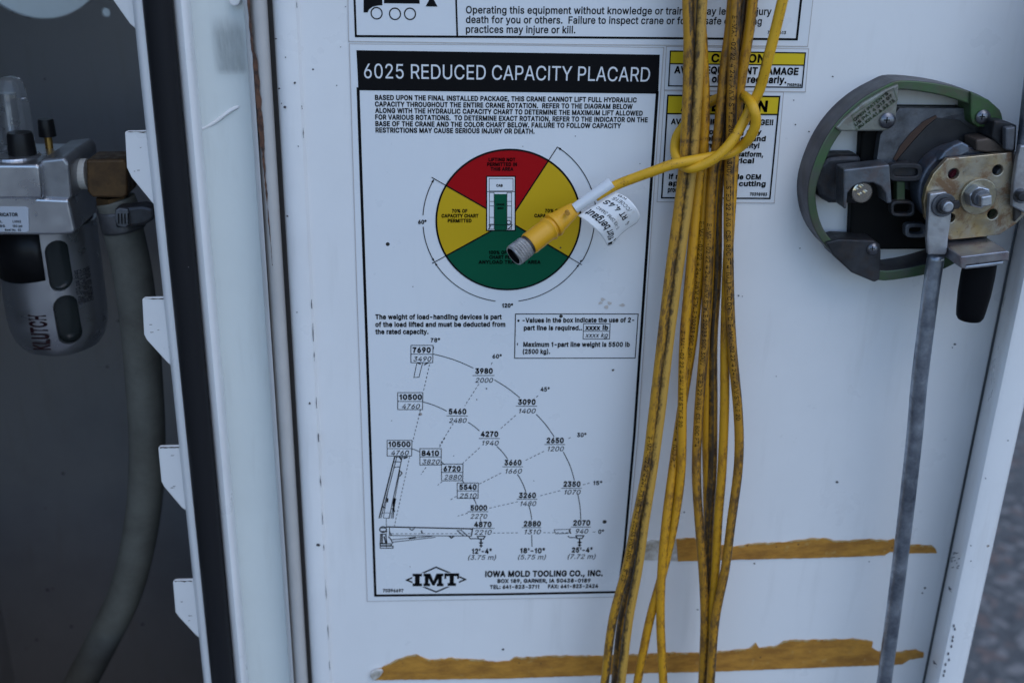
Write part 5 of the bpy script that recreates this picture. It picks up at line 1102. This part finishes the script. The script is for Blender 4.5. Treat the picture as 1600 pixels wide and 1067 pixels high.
def pill(u0, v0, u1, v1):
    pts = []; r = (u1 - u0) / 2; lean = .135 * (v1 - v0)
    for i in range(9): a = math.pi + math.pi * i / 8; pts.append((u0 + r + r * math.cos(a), v0 + r + r * math.sin(a)))
    for i in range(9): a = math.pi * i / 8; pts.append((u0 + r + r * math.cos(a) + lean * .5, v1 - r + r * math.sin(a)))
    bm = bmesh.new(); add_poly(bm, [P(u, v, YCEN - rB * 1.2) for u, v in pts], YCEN)
    return bm_obj('slot', bm, None)
bmx.free()
def pillp(u0, v0, u1, v1):
    """slot cutter placed where the sight line meets the bowl front"""
    yq = YCEN - rB * .93
    r = (u1 - u0) / 2; pts = []
    lean = .13 * (v1 - v0)
    for i in range(9): a = math.pi + math.pi * i / 8; pts.append((u0 + r + r * math.cos(a) - lean * .35, v0 + r + r * math.sin(a)))
    for i in range(9): a = math.pi * i / 8; pts.append((u0 + r + r * math.cos(a) + lean * .35, v1 - r + r * math.sin(a)))
    w_ = [P(u, v, yq) for u, v in pts]
    bm = bmesh.new(); add_poly(bm, [Vector((p.x, YCEN - rB * 1.3, p.z)) for p in w_], YCEN - rB * .3)
    return bm_obj('slot', bm, None)
cut(guard, [pillp(74, 377, 106, 456), pillp(87, 463, 120, 541)])
guard.data.polygons.foreach_set('use_smooth', [True] * len(guard.data.polygons)); sharp(guard, 30)
lathe('oil_bowl', Vector((axu, YCEN, zt)), Vector((0, 0, -1)), [(0, rB * .88), (H * .7, rB * .88), (H * .85, rB * .8), (H * .93, rB * .6), (H * .95, 0)], SMOKE, lub, n=48)
# black clip at the left front of the guard
bm = bmesh.new(); cols = []
for i in range(13):
    th = math.radians(-92 + 104 * i / 12)
    rr = rB * 1.03; x, y = axu + rr * math.sin(th), YCEN - rr * math.cos(th)
    cols.append((bm.verts.new((x, y, lz(352))), bm.verts.new((x, y, lz(432 + 8 * math.sin(i / 12 * 3))))))
for a, b in zip(cols, cols[1:]): bm.faces.new((a[0], b[0], b[1], a[1]))
cl_ = bm_obj('release_catch', bm, BLKPL, lub, smooth=True); so = cl_.modifiers.new('solid', 'SOLIDIFY'); so.thickness = .0012
k = Ink(0)
def bowl_text(s, th0, v0, v1, hgt, mat, name, bold=.02):
    """lettering wrapped on the guard, reading upwards"""
    vs, fs = text_mesh(s, bold); x0 = min(v[0] for v in vs); x1 = max(v[0] for v in vs); za, zb_ = lz(v0), lz(v1); out = []
    for x, y in vs:
        th = th0 - (y / CAP) * hgt / rB; r_ = rB * 1.006
        out.append((axu + r_ * math.sin(th), YCEN - r_ * math.cos(th), za + (zb_ - za) * (x - x0) / (x1 - x0)))
    me = bpy.data.meshes.new(name); me.from_pydata(out, [], fs); me.update(); return link(name, me, mat, lub)
bowl_text('KLUTCH', .10, 541, 487, .0080, nmat('dark_red_print', (.018, .007, .009), .4, 0, .12), 'maker_lettering', .03)
for i, s in enumerate(('max 150 psi inlet', 'use oil ISO VG32', 'do not exceed 60C', 'clean with water', 'check oil level')):
    bowl_text(s, .84 + i * .075, 478, 425, .0021, GREYINK, 'small_lettering', .01)
# cast head
prism('head', [(-60, 300), (60, 300), (60, 310), (107, 312), (118, 362), (112, 366), (86, 368), (-60, 368)], YL - .0285, YL + .010, ALU, lub, bevel=.0015, seg=3)
prism('head_top', [(-60, 258), (-40, 257), (56, 257), (62, 260), (66, 300), (66, 312), (-60, 312)], YL - .030, YL + .016, ALU, lub, bevel=.0015, seg=3)
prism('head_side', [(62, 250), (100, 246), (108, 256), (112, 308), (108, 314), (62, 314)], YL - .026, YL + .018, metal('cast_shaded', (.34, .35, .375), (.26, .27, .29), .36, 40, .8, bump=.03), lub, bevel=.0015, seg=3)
cyl('cap', P(25, 254, YL - .014), P(25, 254, YL - .014) + Vector((0, 0, .004)), 36 * ml, ALU, lub, n=40, bevel=.001)
pi_ = P(-40, 290, YL - .005); cyl('inlet_pipe', pi_, Vector((XL, pi_.y, pi_.z)), .011, BRASS, lub, n=24)
# name plate
npl = prism('name_plate', [(-40, 323), (40, 324), (44, 327), (45, 360), (42, 363), (-40, 361)], YL - .0291, YL - .0284, nmat('plate_blue', (.42, .46, .52), .4), lub)
k = Ink(YL - .0293)
k.text('LUBRICATOR', (-14, 338), (28, 338), 5, .02); k.text('MODEL', (-20, 348), (4, 348), 3.4, .01); k.text('L1002', (20, 348), (33, 348), 3.4, .01); k.text('MAX PRESS', (-30, 355), (8, 355), 3.4, .01); k.text('150 psi', (20, 355), (35, 355), 3.4, .01); k.text('Bowl No.  65', (8, 361), (33, 361), 3.2, .01)
k.build('plate_lettering', GREYINK, npl)
# knobs
def knob(name, u0, u1, v0, v1, y, parent):
    zc0, zc1 = zof((u0 + u1) / 2, v0 + 4, y), zof((u0 + u1) / 2, v1, y); x = P((u0 + u1) / 2, (v0 + v1) / 2, y).x; r = (u1 - u0) / 2 * mpp(u0, v0, y); h = zc0 - zc1
    o = lathe(name, Vector((x, y, zc1)), Vector((0, 0, 1)), [(0, r), (h * .3, r * .97), (h * .9, r * .90), (h, r * .82), (h * 1.005, 0)], BLKPL, parent, n=30)
    return Vector((x, y, zc1)), r
knob('fill_knob', 11, 55, 203, 246, YL - .014, lub)
b0, r_ = knob('adjusting_knob', 59, 86, 182, 213, YL + .004, lub)
cyl('brass_stem', b0 - Vector((0, 0, .014)), b0, r_ * .45, metal('stem_brass', (.45, .28, .08), (.35, .2, .06), .4, 80), lub, n=16)
# sight dome
x = P(8, 160, YL).x; rd = 27 * mpp(8, 160, YL); z0_, z1_ = zof(8, 228), zof(8, 124)
lathe('sight_dome', Vector((x, YL + .008, z0_)), Vector((0, 0, 1)), [(0, rd), ((z1_ - z0_) * .62, rd), ((z1_ - z0_) * .64, rd * .92), ((z1_ - z0_) * .85, rd * .9), ((z1_ - z0_) * .96, rd * .7), ((z1_ - z0_) * 1.0, rd * .3), ((z1_ - z0_) * 1.0, 0)], CLEAR, lub, n=36)
cyl('drip_tube', Vector((x - rd * .2, YL + .008, z0_)), Vector((x - rd * .2, YL + .008, z0_ + (z1_ - z0_) * .75)), rd * .42, metal('tube_grey', (.5, .52, .55), (.3, .31, .34), .3, 60), lub, n=20, smooth=False)
# fitting and hose
elb = empty('elbow_fitting', P(165, 280, YL), 'dark brass elbow fitting screwed into the side of the lubricator', 'pipe fitting')
ye = YL - .009
cyl('thread', P(100, 272, ye), P(138, 272, ye), 23 * ml, TEFLON, elb, n=28)
prism('elbow_body', [(134, 250), (194, 249), (199, 256), (199, 306), (192, 310), (144, 309), (136, 300)], ye - .0095, ye + .0095, BRASS, elb, bevel=.002, seg=3)
cyl('hex_collar', P(176, 306, ye), P(178, 318, ye), 25 * ml, BRASS, elb, n=6)
hose = empty('air_hose', P(225, 700, YL + .01), 'thick grey rubber air hose curving down from the brass elbow', 'hose')
hp = [(180, 312, ye), (187, 330, ye), (194, 365, ye), (206, 420, ye + .002), (217, 500, ye + .004), (224, 580, ye + .006), (230, 690, ye + .008), (226, 780, ye + .010), (214, 858, ye + .012), (194, 930, ye + .014), (160, 1000, ye + .016), (118, 1080, ye + .018), (60, 1180, ye + .02)]
hpath = catmull([P(*q_) for q_ in hp], 8)
tube('hose_tube', hpath, 30 * ml, HOSE, hose, n=32)
ci = catmull([P(186, 326, ye), P(190, 343, ye), P(194, 358, ye)], 4)
cl2 = tube('hose_clamp', ci, 33 * ml, metal('clamp_steel', (.14, .14, .15), (.08, .08, .085), .45, 90, .7), hose, n=32)
prism('clamp_screw', [(178, 326), (222, 322), (240, 326), (242, 342), (226, 352), (180, 358)], ye - .016, ye - .006, DARKM, cl2, bevel=.0015)
prism('clamp_window', [(180, 329), (186, 325), (200, 327), (203, 350), (196, 357), (184, 354), (179, 346)], ye - .0172, ye - .015, GREYM, cl2, bevel=.0006)
for i in range(4):
    u = 184 + i * 5; prism('clamp_notch', [(u, 334), (u + 1.8, 334), (u + 2.4, 350), (u + .6, 350)], ye - .0175, ye - .0170, SOOT, cl2)

for o in bpy.data.objects:
    if o.name.split('.')[0] in ('dirt_specks', 'scuff_marks', 'paint_chips', 'torn_edge', 'brown_smudge'): o['kind'] = 'stuff'
